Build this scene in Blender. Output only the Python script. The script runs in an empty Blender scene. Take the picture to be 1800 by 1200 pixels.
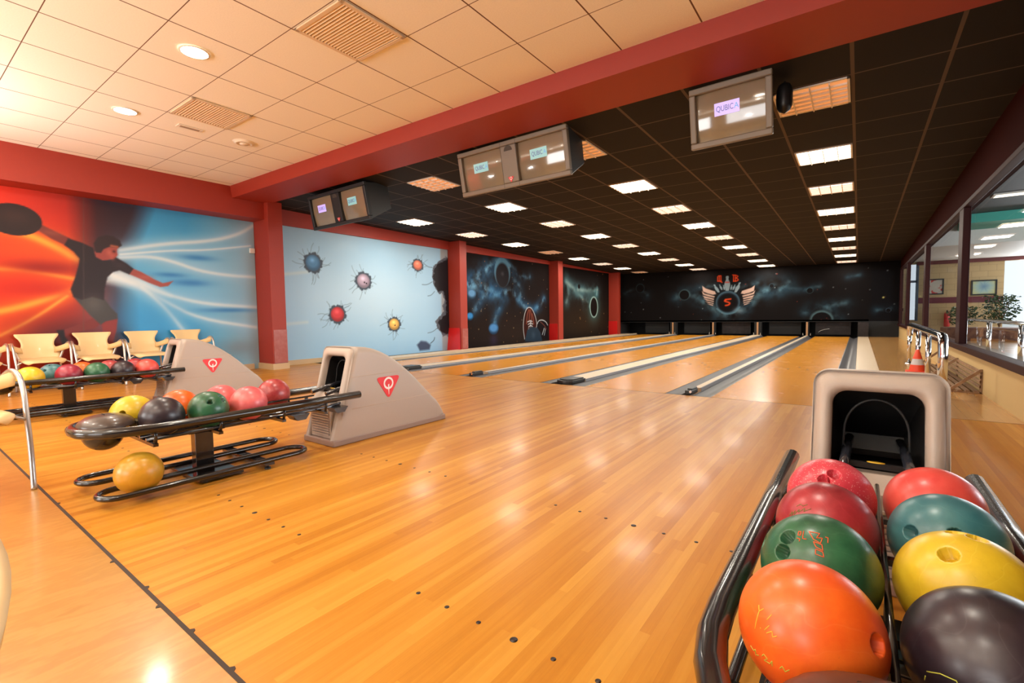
import bpy, bmesh, math, random
import numpy as np
from mathutils import Vector, Matrix

# tunable levels
LW1 = 200
LW2 = 130
FA = (.38,.128,.010,1)
FB = (.51,.208,.022,1)
FC = (.62,.30,.045,1)
LA = (.60,.235,.018,1)
LB = (.68,.285,.026,1)
LC = (.74,.33,.038,1)
CT = (.90,.86,.76,1)
LIT = 7.0
DL = 20
CHX = -8.93
NC1 = (-3.912, .217, 0, .2)
NC2 = (-.521, -.282, 0, -1.5708)
LANEW = 36
EXPO = 0.10
UPW = 112
# ------------------------------------------------------------------ camera
scene = bpy.context.scene
random.seed(7)
F_PX = 828.89
YAW, PITCH, ROLL, CAM_H = 0.6350, 0.0552, -0.0143, 0.9464
def camera_matrix():
    cy, sy, cp, sp = math.cos(YAW), math.sin(YAW), math.cos(PITCH), math.sin(PITCH)
    f = Vector((-sy*cp, cy*cp, -sp)); r = Vector((cy, sy, 0)); u = r.cross(f)
    cr, sr = math.cos(ROLL), math.sin(ROLL)
    r2 = r*cr + u*sr; u2 = u*cr - r*sr
    M = Matrix((r2, u2, -f)).transposed().to_4x4()
    M.translation = Vector((0, 0, CAM_H))
    return M
cam_data = bpy.data.cameras.new('camera')
cam = bpy.data.objects.new('camera', cam_data)
scene.collection.objects.link(cam)
cam.matrix_world = camera_matrix()
cam_data.sensor_width = 36.0
cam_data.lens = F_PX/1800*36
cam_data.clip_start = 0.02
cam_data.clip_end = 300
scene.camera = cam

# ------------------------------------------------------------------ world, exposure
world = bpy.data.worlds.new('world'); scene.world = world
world.use_nodes = True
bg = world.node_tree.nodes['Background']
bg.inputs['Color'].default_value = (0.80, 0.90, 1.0, 1)
bg.inputs['Strength'].default_value = 1.6
vs = scene.view_settings
vs.view_transform = 'Standard'
try: vs.look = 'None'
except Exception: pass
vs.exposure = EXPO
vs.gamma = 1.0
vs.use_curve_mapping = False

COL = scene.collection
PI = math.pi

def area(name, loc, target, sx, sy, power, color, spread=PI):
    d = bpy.data.lights.new(name, 'AREA'); d.shape = 'RECTANGLE'; d.size = sx; d.size_y = sy
    d.energy = power; d.color = color; d.spread = spread
    o = bpy.data.objects.new(name, d); COL.objects.link(o)
    o.location = loc
    o.rotation_euler = (Vector(target)-Vector(loc)).to_track_quat('-Z', 'Y').to_euler()
    return o
# daylight entering by the lounge windows behind the camera
area('window_daylight', (-6.6, -5.7, 1.75), (-6.6, 0, 2.6), 3.4, 1.7, LW1, (1.0, 0.97, 0.93))
area('window_daylight', (-1.6, -5.7, 1.75), (-1.6, 0, 1.9), 3.4, 1.7, LW2, (1.0, 0.97, 0.93))
# daylight entering the hall beyond the glass
area('hall_daylight', (6.2, 21.7, 1.5), (4.0, 12, 1.0), 4.2, 2.2, 380, (0.92, 0.96, 1.0))
area('hall_daylight', (8.6, 9.0, 1.8), (1.2, 9.0, 0.6), 8.0, 2.2, 850, (0.92, 0.96, 1.0))

# ------------------------------------------------------------------ materials
def s2l(c):
    return tuple((x/12.92 if x <= 0.04045 else ((x+0.055)/1.055)**2.4) for x in c)
def rgb(r, g, b):
    return s2l((r/255, g/255, b/255)) + (1,)
MATS = {}
def mat(name, color, rough=0.5, metal=0.0, coat=0.0, spec=0.5, noise=None, emit=None, estr=0.0, bump=0.0, bump_scale=40):
    if name in MATS: return MATS[name]
    m = bpy.data.materials.new(name); m.use_nodes = True
    nt = m.node_tree; b = nt.nodes['Principled BSDF']
    b.inputs['Base Color'].default_value = color
    b.inputs['Roughness'].default_value = rough
    b.inputs['Metallic'].default_value = metal
    b.inputs['Coat Weight'].default_value = coat
    b.inputs['Coat Roughness'].default_value = 0.06
    b.inputs['Specular IOR Level'].default_value = spec
    if emit is not None:
        b.inputs['Emission Color'].default_value = emit
        b.inputs['Emission Strength'].default_value = estr
    tc = None
    if noise:
        scale, c2, lo, hi = noise
        tc = nt.nodes.new('ShaderNodeTexCoord'); n = nt.nodes.new('ShaderNodeTexNoise')
        n.inputs['Scale'].default_value = scale; n.inputs['Detail'].default_value = 6
        r = nt.nodes.new('ShaderNodeValToRGB')
        r.color_ramp.elements[0].position = lo; r.color_ramp.elements[1].position = hi
        r.color_ramp.elements[0].color = color; r.color_ramp.elements[1].color = c2
        nt.links.new(tc.outputs['Object'], n.inputs['Vector'])
        nt.links.new(n.outputs['Fac'], r.inputs['Fac'])
        nt.links.new(r.outputs['Color'], b.inputs['Base Color'])
    if bump:
        tc = tc or nt.nodes.new('ShaderNodeTexCoord'); n2 = nt.nodes.new('ShaderNodeTexNoise')
        n2.inputs['Scale'].default_value = bump_scale; n2.inputs['Detail'].default_value = 4
        bp = nt.nodes.new('ShaderNodeBump'); bp.inputs['Strength'].default_value = bump; bp.inputs['Distance'].default_value = 0.002
        nt.links.new(tc.outputs['Object'], n2.inputs['Vector'])
        nt.links.new(n2.outputs['Fac'], bp.inputs['Height'])
        nt.links.new(bp.outputs['Normal'], b.inputs['Normal'])
    MATS[name] = m
    return m

class NT:
    """small helper to write node maths"""
    def __init__(s, name):
        s.m = bpy.data.materials.new(name); s.m.use_nodes = True; s.nt = s.m.node_tree
        s.b = s.nt.nodes['Principled BSDF']; s.L = s.nt.links.new
    def n(s, t, **kw):
        x = s.nt.nodes.new(t)
        for k, v in kw.items(): setattr(x, k, v)
        return x
    def math(s, op, a, b=None, c=None):
        x = s.n('ShaderNodeMath', operation=op)
        for i, v in enumerate((a, b, c)):
            if v is None: continue
            if isinstance(v, (int, float)): x.inputs[i].default_value = v
            else: s.L(v, x.inputs[i])
        return x.outputs[0]
    def pos(s):
        tc = s.n('ShaderNodeTexCoord'); sp = s.n('ShaderNodeSeparateXYZ'); s.L(tc.outputs['Object'], sp.inputs[0])
        return sp.outputs
    def comb(s, x, y, z=0.0):
        c = s.n('ShaderNodeCombineXYZ')
        for i, v in enumerate((x, y, z)):
            if isinstance(v, (int, float)): c.inputs[i].default_value = v
            else: s.L(v, c.inputs[i])
        return c.outputs[0]
    def wn(s, vec):
        w = s.n('ShaderNodeTexWhiteNoise', noise_dimensions='3D'); s.L(vec, w.inputs['Vector']); return w.outputs['Value']
    def noise(s, vec, scale, detail=4, rough=.5):
        w = s.n('ShaderNodeTexNoise'); s.L(vec, w.inputs['Vector']); w.inputs['Scale'].default_value = scale
        w.inputs['Detail'].default_value = detail; w.inputs['Roughness'].default_value = rough; return w.outputs['Fac']
    def ramp(s, fac, stops):
        r = s.n('ShaderNodeValToRGB'); cr = r.color_ramp
        while len(cr.elements) < len(stops): cr.elements.new(0.5)
        for e, (p, c) in zip(cr.elements, stops): e.position = p; e.color = c
        s.L(fac, r.inputs['Fac']); return r.outputs['Color']
    def mix(s, fac, a, b):
        x = s.n('ShaderNodeMix', data_type='RGBA')
        if isinstance(fac, (int, float)): x.inputs[0].default_value = fac
        else: s.L(fac, x.inputs[0])
        for i, v in ((6, a), (7, b)):
            if isinstance(v, tuple): x.inputs[i].default_value = v
            else: s.L(v, x.inputs[i])
        return x.outputs[2]

def wood(name, bw, bl, ca, cb, cc, rough=.2, coat=.5, seam=.25, contrast=1.0, wide=3, coatr=.1):
    k = NT(name); X, Y, Z = k.pos()[0], k.pos()[1], None
    xi = k.math('FLOOR', k.math('DIVIDE', X, bw))
    off = k.math('MULTIPLY', k.wn(k.comb(xi, 3.1)), bl)
    yi = k.math('FLOOR', k.math('DIVIDE', k.math('ADD', Y, off), bl))
    r1 = k.wn(k.comb(xi, yi, 1.0))
    xw = k.math('FLOOR', k.math('DIVIDE', X, bw*wide))
    r2 = k.wn(k.comb(xw, 7.0, 2.0))
    grain = k.noise(k.comb(k.math('MULTIPLY', X, 60), k.math('MULTIPLY', Y, 3.0), r1), 1.0, 5, .6)
    f = k.math('ADD', k.math('ADD', k.math('MULTIPLY', r1, .42*contrast), k.math('MULTIPLY', r2, .30*contrast)), k.math('MULTIPLY', grain, .5))
    c = k.ramp(f, [(0.15, ca), (0.55, cb), (1.0, cc)])
    fx = k.math('FRACT', k.math('DIVIDE', X, bw))
    edge = k.math('LESS_THAN', fx, .03)
    c = k.mix(k.math('MULTIPLY', edge, seam), c, (ca[0]*.45, ca[1]*.4, ca[2]*.35, 1))
    k.L(c, k.b.inputs['Base Color'])
    big = k.noise(k.comb(X, Y), 2.0, 3)
    k.L(k.math('ADD', k.math('MULTIPLY', big, .12), rough-.06), k.b.inputs['Roughness'])
    k.b.inputs['Coat Weight'].default_value = coat; k.b.inputs['Coat Roughness'].default_value = coatr; k.b.inputs['Specular IOR Level'].default_value = .20
    return k.m

M_approach = wood('approach_boards', .034, 1.35, FA, FB, FC, .34, .05, .12, 1.0, coatr=.10)
M_lane = wood('lane_boards', .0265, 60, LA, LB, LC, .26, .12, .03, .18, coatr=.1)
M_walk = wood('walkway_boards', .11, 1.2, (.50,.25,.075,1), (.58,.31,.10,1), (.64,.36,.13,1), .25, .5, .3, .5, 2)

def lounge_mat():
    k = NT('beech_laminate'); P = k.pos(); X, Y = P[0], P[1]
    v = k.comb(k.math('MULTIPLY', X, 3), k.math('MULTIPLY', Y, .9))
    n = k.noise(v, 2.2, 5, .6)
    rings = k.math('SINE', k.math('MULTIPLY', n, 46))
    f = k.math('ADD', k.math('MULTIPLY', rings, .14), n)
    c = k.ramp(f, [(0.2, (.40,.185,.036,1)), (.55, (.47,.235,.053,1)), (.9, (.52,.275,.07,1))])
    ys = k.math('FRACT', k.math('DIVIDE', k.math('ADD', Y, 40.13), 1.22)); xs = k.math('FRACT', k.math('DIVIDE', X, 2.44))
    seam = k.math('MAXIMUM', k.math('LESS_THAN', ys, .0025), k.math('LESS_THAN', xs, .0012))
    k.L(k.mix(k.math('MULTIPLY', seam, .45), c, (.2,.1,.04,1)), k.b.inputs['Base Color'])
    k.b.inputs['Roughness'].default_value = .3; k.b.inputs['Coat Weight'].default_value = .35; k.b.inputs['Coat Roughness'].default_value = .12
    return k.m
M_lounge = lounge_mat()

def tile_mat(name, x0, y0, px, py, wx, wy, tile, line, rough=.8, spotty=0.0, spec=.2, linemetal=0):
    k = NT(name); P = k.pos(); X, Y = P[0], P[1]
    fx = k.math('FRACT', k.math('DIVIDE', k.math('SUBTRACT', X, x0-100*px+wx/2), px))
    fy = k.math('FRACT', k.math('DIVIDE', k.math('SUBTRACT', Y, y0-100*py+wy/2), py))
    lx = k.math('GREATER_THAN', fx, 1-wx/px); ly = k.math('GREATER_THAN', fy, 1-wy/py)
    m_ = k.math('MAXIMUM', lx, ly)
    n = k.noise(k.comb(X, Y), 90, 3)
    t2 = tuple(x*(1-spotty) for x in tile[:3])+(1,)
    c = k.ramp(n, [(0.35, t2), (0.6, tile)])
    k.L(k.mix(m_, c, line), k.b.inputs['Base Color'])
    k.b.inputs['Roughness'].default_value = rough; k.b.inputs['Specular IOR Level'].default_value = spec
    bp = k.n('ShaderNodeBump'); bp.inputs['Strength'].default_value = .4; bp.inputs['Distance'].default_value = .004
    k.L(m_, bp.inputs['Height']); k.L(bp.outputs['Normal'], k.b.inputs['Normal'])
    return k.m
M_cream = tile_mat('cream_ceiling_tiles', -4.863, .843, .643, .600, .012, .007, CT, (.16,.085,.05,1), .9, .04)
M_black = tile_mat('black_ceiling_tiles', -.09, 5.08, .633, .633, .028, .019, (.009,.0065,.0055,1), (.11,.080,.066,1), .75, .2, .25)

M_red = mat('oxide_red_paint', (.31,.024,.009,1), .55, bump=.15, bump_scale=25)
M_redpad = mat('bright_red_pad', (.62,.012,.010,1), .35, coat=.3)
M_maroon = mat('maroon_paint', (.15,.018,.016,1), .4)
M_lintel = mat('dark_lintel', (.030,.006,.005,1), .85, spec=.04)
M_perspex = mat('scuffed_guard', (.34,.08,.065,1), .22, noise=(12, (.40,.13,.11,1), .35, .8))
M_cream_wall = mat('cream_wall', (.62,.45,.20,1), .6, bump=.2)
M_brown = mat('brown_aluminium', (.030,.008,.008,1), .5, spec=.12)
M_base = mat('beech_skirting', (.55,.38,.2,1), .4)
M_blacktube = mat('black_enamel_tube', (.012,.009,.008,1), .22, coat=.4)
M_blackplastic = mat('black_plastic', (.012,.011,.011,1), .4)
M_hood = mat('taupe_moulded_plastic', (.42,.345,.29,1), .42, bump=.25, bump_scale=160)
M_hoodbase = mat('grey_brown_skirt', (.30,.21,.17,1), .5)
M_chrome = mat('chrome', (.75,.75,.77,1), .10, metal=1)
M_chromeblue = mat('polished_black_rail', (.02,.022,.03,1), .12, coat=1.0)
M_steel = mat('brushed_steel', (.42,.36,.30,1), .3, metal=1)
M_chair = mat('cream_plastic_shell', (.80,.56,.27,1), .38, coat=.15)
M_white = mat('white_plastic', (.75,.72,.66,1), .45)
M_logo_red = mat('logo_red', (.70,.012,.016,1), .4)
M_logo_white = mat('logo_white', (.85,.78,.75,1), .4)
M_gutter = mat('grey_gutter', (.085,.080,.085,1), .42)
M_gutterdark = mat('dark_gutter', (.035,.024,.02,1), .3)
M_cap = mat('beige_capping', (.62,.47,.31,1), .4)
M_capedge = mat('grey_capping_edge', (.36,.36,.38,1), .3)
M_pit = mat('pit_black', (.006,.006,.006,1), .8)
M_pitcurtain = mat('pit_curtain', (.013,.009,.009,1), .8, noise=(9, (.024,.017,.016,1), .4, .7))
M_timber = mat('worn_timber', (.38,.20,.09,1), .5)
M_tan = mat('monitor_bezel_tan', (.20,.165,.12,1), .45)
M_dkmon = mat('monitor_case_black', (.014,.017,.018,1), .5)
M_crt = mat('crt_glass', (.24,.19,.125,1), .09, coat=.8)
M_crtlilac = mat('screen_lilac', (.3,.22,.5,1), .2, emit=(.62,.48,1.0,1), estr=.75)
M_crtcyan = mat('screen_cyan', (.2,.4,.4,1), .2, emit=(.42,.80,.80,1), estr=.38)
M_crtink = mat('screen_letters', (.05,.05,.2,1), .3, emit=(.10,.09,.26,1), estr=.5)
M_crtink2 = mat('screen_letters_blue', (.05,.15,.3,1), .3, emit=(.15,.45,.85,1), estr=.6)
M_dot = mat('dark_inlay', (.02,.008,.004,1), .4)
M_seam = mat('dark_seam_strip', (.03,.015,.008,1), .6)

# ------------------------------------------------------------------ mesh building
class MB:
    def __init__(s): s.v = []; s.f = []; s.sm = []; s.mi = []
    def add(s, V, Fs, smooth=False, mi=0, M=None):
        o = len(s.v)
        for p in V:
            p = Vector(p)
            if M is not None: p = M @ p
            s.v.append(tuple(p))
        for f in Fs:
            s.f.append([i+o for i in f]); s.sm.append(smooth); s.mi.append(mi)
        return s
    def box(s, x0, y0, z0, x1, y1, z1, mi=0, M=None):
        V = [(x, y, z) for z in (z0, z1) for y in (y0, y1) for x in (x0, x1)]
        return s.add(V, [(0,2,3,1),(4,5,7,6),(0,1,5,4),(2,6,7,3),(0,4,6,2),(1,3,7,5)], False, mi, M)
    def prism(s, pts, h0, h1, axis='z', mi=0, M=None, smooth=False):
        n = len(pts)
        def mk(p, h): return {'z': (p[0], p[1], h), 'x': (h, p[0], p[1]), 'y': (p[0], h, p[1])}[axis]
        V = [mk(p, h0) for p in pts] + [mk(p, h1) for p in pts]
        Fs = [list(range(n))[::-1], [n+i for i in range(n)]]
        s.add(V, Fs, False, mi, M)
        o = len(s.v)-2*n
        for i in range(n):
            s.f.append([o+i, o+(i+1) % n, o+n+(i+1) % n, o+n+i]); s.sm.append(smooth); s.mi.append(mi)
        return s
    def tube(s, path, r, seg=12, closed=False, mi=0, M=None, cap=True):
        P = [Vector(p) for p in path]; n = len(P)
        rr = r if isinstance(r, (list, tuple)) else [r]*n
        rings = []; prev = None
        for i in range(n):
            if closed: t = (P[(i+1) % n]-P[i-1]).normalized()
            else: t = (P[min(i+1, n-1)]-P[max(i-1, 0)]).normalized()
            if prev is None:
                a = Vector((0, 0, 1)) if abs(t.z) < .9 else Vector((1, 0, 0))
                u = t.cross(a).normalized()
            else:
                u = (prev - t*prev.dot(t)).normalized()
            prev = u; w = t.cross(u)
            rings.append([P[i] + (u*math.cos(2*PI*k/seg)+w*math.sin(2*PI*k/seg))*rr[i] for k in range(seg)])
        V = [p for rg in rings for p in rg]; Fs = []
        m = n if closed else n-1
        for i in range(m):
            a = i*seg; b = ((i+1) % n)*seg
            for k in range(seg):
                k2 = (k+1) % seg
                Fs.append((a+k, a+k2, b+k2, b+k))
        s.add(V, Fs, True, mi, M)
        if not closed and cap:
            o = len(s.v)-len(V)
            s.f.append([o+k for k in range(seg)][::-1]); s.sm.append(False); s.mi.append(mi)
            s.f.append([o+(n-1)*seg+k for k in range(seg)]); s.sm.append(False); s.mi.append(mi)
        return s
    def lathe(s, prof, c=(0, 0, 0), seg=32, mi=0, M=None, smooth=True):
        V = []
        for r, z in prof:
            for k in range(seg):
                a = 2*PI*k/seg; V.append((c[0]+r*math.cos(a), c[1]+r*math.sin(a), c[2]+z))
        Fs = []
        for i in range(len(prof)-1):
            for k in range(seg):
                k2 = (k+1) % seg; Fs.append((i*seg+k, i*seg+k2, (i+1)*seg+k2, (i+1)*seg+k))
        return s.add(V, Fs, smooth, mi, M)
    def grid(s, rows, smooth=True, mi=0, M=None, closed=False):
        n = len(rows[0]); V = [p for r in rows for p in r]; Fs = []
        for i in range(len(rows)-1):
            for k in range(n if closed else n-1):
                k2 = (k+1) % n
                Fs.append((i*n+k, i*n+k2, (i+1)*n+k2, (i+1)*n+k))
        return s.add(V, Fs, smooth, mi, M)
    def build(s, name, mats, parent=None, bevel=0, seg=2, loc=None):
        me = bpy.data.meshes.new(name); me.from_pydata(s.v, [], s.f); me.update()
        ms = mats if isinstance(mats, (list, tuple)) else [mats]
        for m in ms: me.materials.append(m)
        me.polygons.foreach_set('use_smooth', s.sm); me.polygons.foreach_set('material_index', s.mi)
        o = bpy.data.objects.new(name, me); COL.objects.link(o)
        if parent is not None: o.parent = parent
        if loc: o.location = loc
        if bevel:
            b = o.modifiers.new('bevel', 'BEVEL'); b.width = bevel; b.segments = seg; b.limit_method = 'ANGLE'; b.angle_limit = math.radians(40)
        return o
def thing(name, label, cat, loc=(0, 0, 0), rz=0, group=None):
    o = bpy.data.objects.new(name, None); COL.objects.link(o); o.empty_display_size = .1
    o.location = loc; o.rotation_euler = (0, 0, rz)
    o['label'] = label; o['category'] = cat
    if group: o['group'] = group
    return o
def tag(o, label, cat, group=None):
    o['label'] = label; o['category'] = cat
    if group: o['group'] = group
    return o
def struct(o, label=None):
    o['kind'] = 'structure'
    if label: o['label'] = label
    return o
def copy_tree(o, parent=None):
    c = o.copy(); COL.objects.link(c)
    if parent is not None: c.parent = parent
    for ch in list(o.children): copy_tree(ch, c)
    return c
def relabel(c, label, loc=None, rz=None, group=None):
    c['label'] = label
    if loc is not None: c.location = loc
    if rz is not None: c.rotation_euler = (0, 0, rz)
    if group: c['group'] = group
    return c

# ------------------------------------------------------------------ room geometry
def zb(x, y): return 3.05 - .018*y - .016*x          # black lane ceiling falls gently to the pins
def zc(x): return 3.11 - .018*x                       # cream ceiling
XL, XR = -9.3, 1.12                                   # left wall, right wall
YB = 21.2                                             # masking wall at the pins
Y0, YF = .53, 5.52                                    # start of approach, foul line
struct(MB().box(XL-.2, Y0, -.12, XR+.05, YF, 0).build('floor', M_approach), 'polished maple approach boards in front of the lanes')
struct(MB().box(XL-.2, -6.2, -.12, XR+.6, Y0-.012, 0).build('floor', M_lounge), 'pale laminate lounge floor before the lanes')
struct(MB().box(XL-.2, Y0-.012, -.12, XR+.6, Y0, .0015).build('trim_1', M_seam), 'dark joint between lounge floor and approach')
struct(MB().box(XL-.2, YF, -.2, XR+.05, YB+1.6, -.10).build('floor', M_pit), 'dark bed under the gutters')
struct(MB().box(.27, YF, -.10, XR+.05, YB, .0).build('floor', M_walk), 'boarded walkway along the right wall')
# chips in the joint
ch = MB()
for x in (-1.62, -2.02, -3.35, -1.35): ch.prism([(x-.012, Y0), (x+.014, Y0), (x+.006, Y0+.008), (x-.004, Y0+.010)], .0, .0016)
for x in (-1.85, -2.35): ch.prism([(x-.012, Y0-.012), (x+.010, Y0-.012), (x+.004, Y0-.024), (x-.006, Y0-.02)], .0, .0016)
struct(ch.build('trim_1', M_seam), 'chipped edge of the floor joint')

# ceilings
V = []
struct(MB().add([(XL-.1, -6.2, zc(XL)), (XR+.6, -6.2, zc(XR)), (XR+.6, 3.9, zc(XR)), (XL-.1, 3.9, zc(XL))], [(0,3,2,1)]).build('ceiling', M_cream), 'cream tiled ceiling over the approach')
struct(MB().add([(XL-.1, 4.3, zb(XL, 4.3)), (XR+.1, 4.3, zb(XR, 4.3)), (XR+.1, YB+.1, zb(XR, YB)), (XL-.1, YB+.1, zb(XL, YB))], [(0,3,2,1)]).build('ceiling', M_black), 'black tiled ceiling over the lanes')
# beam across the room between the two ceilings
def bz(x): return 2.957 - .0125*x
bm = MB()
Va = []
for x in (XL-.1, XR+1.0):
    Va += [(x, 3.80, zc(x)+.3), (x, 3.86, bz(x)), (x, 4.50, bz(x)+.01), (x, 4.50, 3.6)]
bm.add(Va, [(0,1,5,4), (1,2,6,5), (2,3,7,6)])
struct(bm.build('trim_2', M_red), 'red beam crossing the ceiling in front of the lanes')
# red beam along the top of the left wall over the approach
bm = MB(); x = -8.88
bm.box(XL-.1, -6.2, 2.78, x, 4.5, 3.6)
struct(bm.build('trim_3', M_red), 'red beam along the top of the left wall')
bm = MB(); bm.add([(XL+.05, 4.5, 2.80), (XL+.05, YB, 2.80), (XL+.05, YB, 3.4), (XL+.05, 4.5, 3.4), (XL-.05, 4.5, 2.80), (XL-.05, YB, 2.80), (XL-.05, YB, 3.4), (XL-.05, 4.5, 3.4)], [(0,1,2,3), (0,4,5,1)])
struct(bm.build('trim_4', M_red), 'red band between murals and the black ceiling')
# plain walls
struct(MB().box(XL-.2, -6.2, -.1, XL-.03, YB+1.6, 3.8).build('wall_left', mat('dark_plaster', (.05,.04,.035,1), .8)), 'left wall behind the murals')
struct(MB().box(XL+.0, Y0-.8, 0, XL+.025, 4.3, .10).box(XL+.0, 4.9, 0, XL+.025, YF+1.5, .10).box(XL, -6.1, 0, XL+.025, Y0-.8, .1).build('baseboard_left', M_base), 'pale wooden skirting along the left wall')

# lounge end (behind the camera): wall with two windows
wb = MB()
Yw = -6.0
wins = ((-8.4, -4.8), (-3.4, .2))
xs = [XL-.1, -8.4, -4.8, -3.4, .2, XR+.6]
for a, b in ((xs[0], xs[1]), (xs[2], xs[3]), (xs[4], xs[5])): wb.box(a, Yw-.15, 0, b, Yw, 3.6)
for a, b in wins: wb.box(a, Yw-.15, 0, b, Yw, .85); wb.box(a, Yw-.15, 2.65, b, Yw, 3.6)
struct(wb.build('wall_back', M_cream_wall), 'lounge end wall behind the viewer')
for n_, (a, b) in enumerate(wins):
    w = MB()
    for q in range(4):
        x = a+(b-a)*q/3; w.box(x-.03, Yw-.06, .85, x+.03, Yw+.02, 2.65)
    w.box(a, Yw-.06, .85, b, Yw+.02, .91); w.box(a, Yw-.06, 2.59, b, Yw+.02, 2.65)
    struct(w.build('window_%d' % (n_+5), M_brown), 'framed lounge window')

# ------------------------------------------------------------------ right wall with the windows
struct(MB().box(XR, Y0-.8, -.1, XR+.16, YB, .40).build('wall_right', M_cream_wall), 'low cream wall under the windows')
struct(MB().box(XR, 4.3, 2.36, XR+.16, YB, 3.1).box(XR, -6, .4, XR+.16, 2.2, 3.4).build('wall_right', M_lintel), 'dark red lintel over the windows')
fr = MB()
fr.box(XR-.05, 2.2, .40, XR+.07, YB, .475)      # sill rail
fr.box(XR-.02, 2.2, 2.31, XR+.07, YB, 2.37)
struct(fr.build('trim_5', M_brown, bevel=.006), 'brown window sill rail')
posts = [2.2, 8.80, 13.25, 18.0, 20.9]
for i, y in enumerate(posts):
    struct(MB().box(XR-.02, y, .47, XR+.06, y+.32, 2.31).build('trim_%d' % (6+i), M_brown, bevel=.008), 'brown window post')
kg = NT('window_glass'); kg.nt.nodes.remove(kg.b)
tr = kg.n('ShaderNodeBsdfTransparent'); gl = kg.n('ShaderNodeBsdfGlossy'); gl.inputs['Roughness'].default_value = .02
tr.inputs['Color'].default_value = (.86, .88, .88, 1)
fz = kg.n('ShaderNodeFresnel'); fz.inputs['IOR'].default_value = 1.12
mx = kg.n('ShaderNodeMixShader'); kg.L(fz.outputs[0], mx.inputs[0]); kg.L(tr.outputs[0], mx.inputs[1]); kg.L(gl.outputs[0], mx.inputs[2])
kg.L(mx.outputs[0], kg.nt.nodes['Material Output'].inputs['Surface'])
M_glass = kg.m
for i in range(4):
    a, b = posts[i]+.32, posts[i+1]
    g = MB().add([(XR+.04, a, .475), (XR+.04, a, 2.31), (XR+.04, b, 2.31), (XR+.04, b, .475)], [(0,1,2,3)])
    struct(g.build('window_%d' % (i+1), M_glass), 'glass pane looking into the next hall')

# ------------------------------------------------------------------ next hall beyond the glass
HY, HX = 22.0, 9.0
M_hallfloor = mat('hall_floor_tiles', (.30,.22,.15,1), .3)
M_hallceil = mat('hall_dark_ceiling', (.05,.06,.075,1), .6)
M_soffit = mat('white_soffit', (.75,.73,.70,1), .6)
M_teal = mat('teal_cove', (.05,.40,.33,1), .5)
M_stripe = mat('wine_stripe', (.16,.02,.035,1), .5)
struct(MB().box(XR+.16, -6.2, -.12, HX, HY+2, 0).build('floor', M_hallfloor), 'floor of the next hall')
struct(MB().box(XR+.16, -6.2, 3.2, HX, 17.0, 3.3).build('ceiling', M_hallceil), 'dark ceiling of the next hall')
struct(MB().box(XR+.16, 17.0, 2.62, HX, HY+.2, 3.3).build('ceiling', M_soffit), 'white lowered ceiling at the end of the next hall')
struct(MB().box(XR+.9, 15.6, 2.98, HX, 16.98, 3.19).build('trim_12', M_teal), 'teal edge of the hall ceiling')
hw = MB()
hw.box(XR, HY, 0, 1.36, HY+.2, 2.62); hw.box(1.36, HY, 0, 1.60, HY+.2, .58); hw.box(1.36, HY, 2.55, 1.6, HY+.2, 2.62)
hw.box(1.60, HY, 0, 3.78, HY+.2, 2.62); hw.box(3.78, HY, 0, HX, HY+.2, .25); hw.box(3.78, HY, 2.5, HX, HY+.2, 2.62)
kw = NT('cream_block_wall'); P = kw.pos()
bt = kw.n('ShaderNodeTexBrick'); kw.L(kw.comb(P[0], P[2]), bt.inputs['Vector'])
bt.inputs['Scale'].default_value = 1; bt.inputs['Brick Width'].default_value = .4; bt.inputs['Row Height'].default_value = .2; bt.inputs['Mortar Size'].default_value = .008
bt.inputs['Color1'].default_value = (.62,.46,.24,1); bt.inputs['Color2'].default_value = (.66,.49,.26,1); bt.inputs['Mortar'].default_value = (.5,.37,.2,1)
kw.L(bt.outputs['Color'], kw.b.inputs['Base Color']); kw.b.inputs['Roughness'].default_value = .7
struct(hw.build('wall_front', kw.m), 'cream block wall at the end of the next hall')
struct(MB().box(1.60, HY-.012, 1.16, 3.78, HY, 1.36).build('trim_13', M_stripe), 'wine red stripe on the hall wall')
struct(MB().box(1.60, HY-.05, 2.50, HX, HY, 2.62).build('trim_14', M_maroon), 'maroon band above the hall wall')
struct(MB().box(1.34, HY-.03, .55, 1.38, HY+.02, 2.57).box(1.34, HY-.03, 1.90, 1.62, HY+.02, 1.98).box(1.58, HY-.03, .55, 1.66, HY+.02, 2.57).build('window_9', mat('blue_grey_frame', (.10,.14,.2,1), .4)), 'narrow bright window in the hall')
struct(MB().box(HX, -6.2, 0, HX+.1, 3, 3.3).box(HX, -6.2, 0, HX+.1, HY, .4).box(HX, -6.2, 2.9, HX+.1, HY, 3.3).build('wall_right', M_cream_wall), 'far side wall of the next hall')
struct(MB().box(-40, HY+.3, -.6, 60, 70, -.5).box(HX+.2, -30, -.6, 60, HY+.3, -.5).build('floor', mat('outside_ground', (.55,.52,.46,1), .9)), 'pale ground outside')
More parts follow.
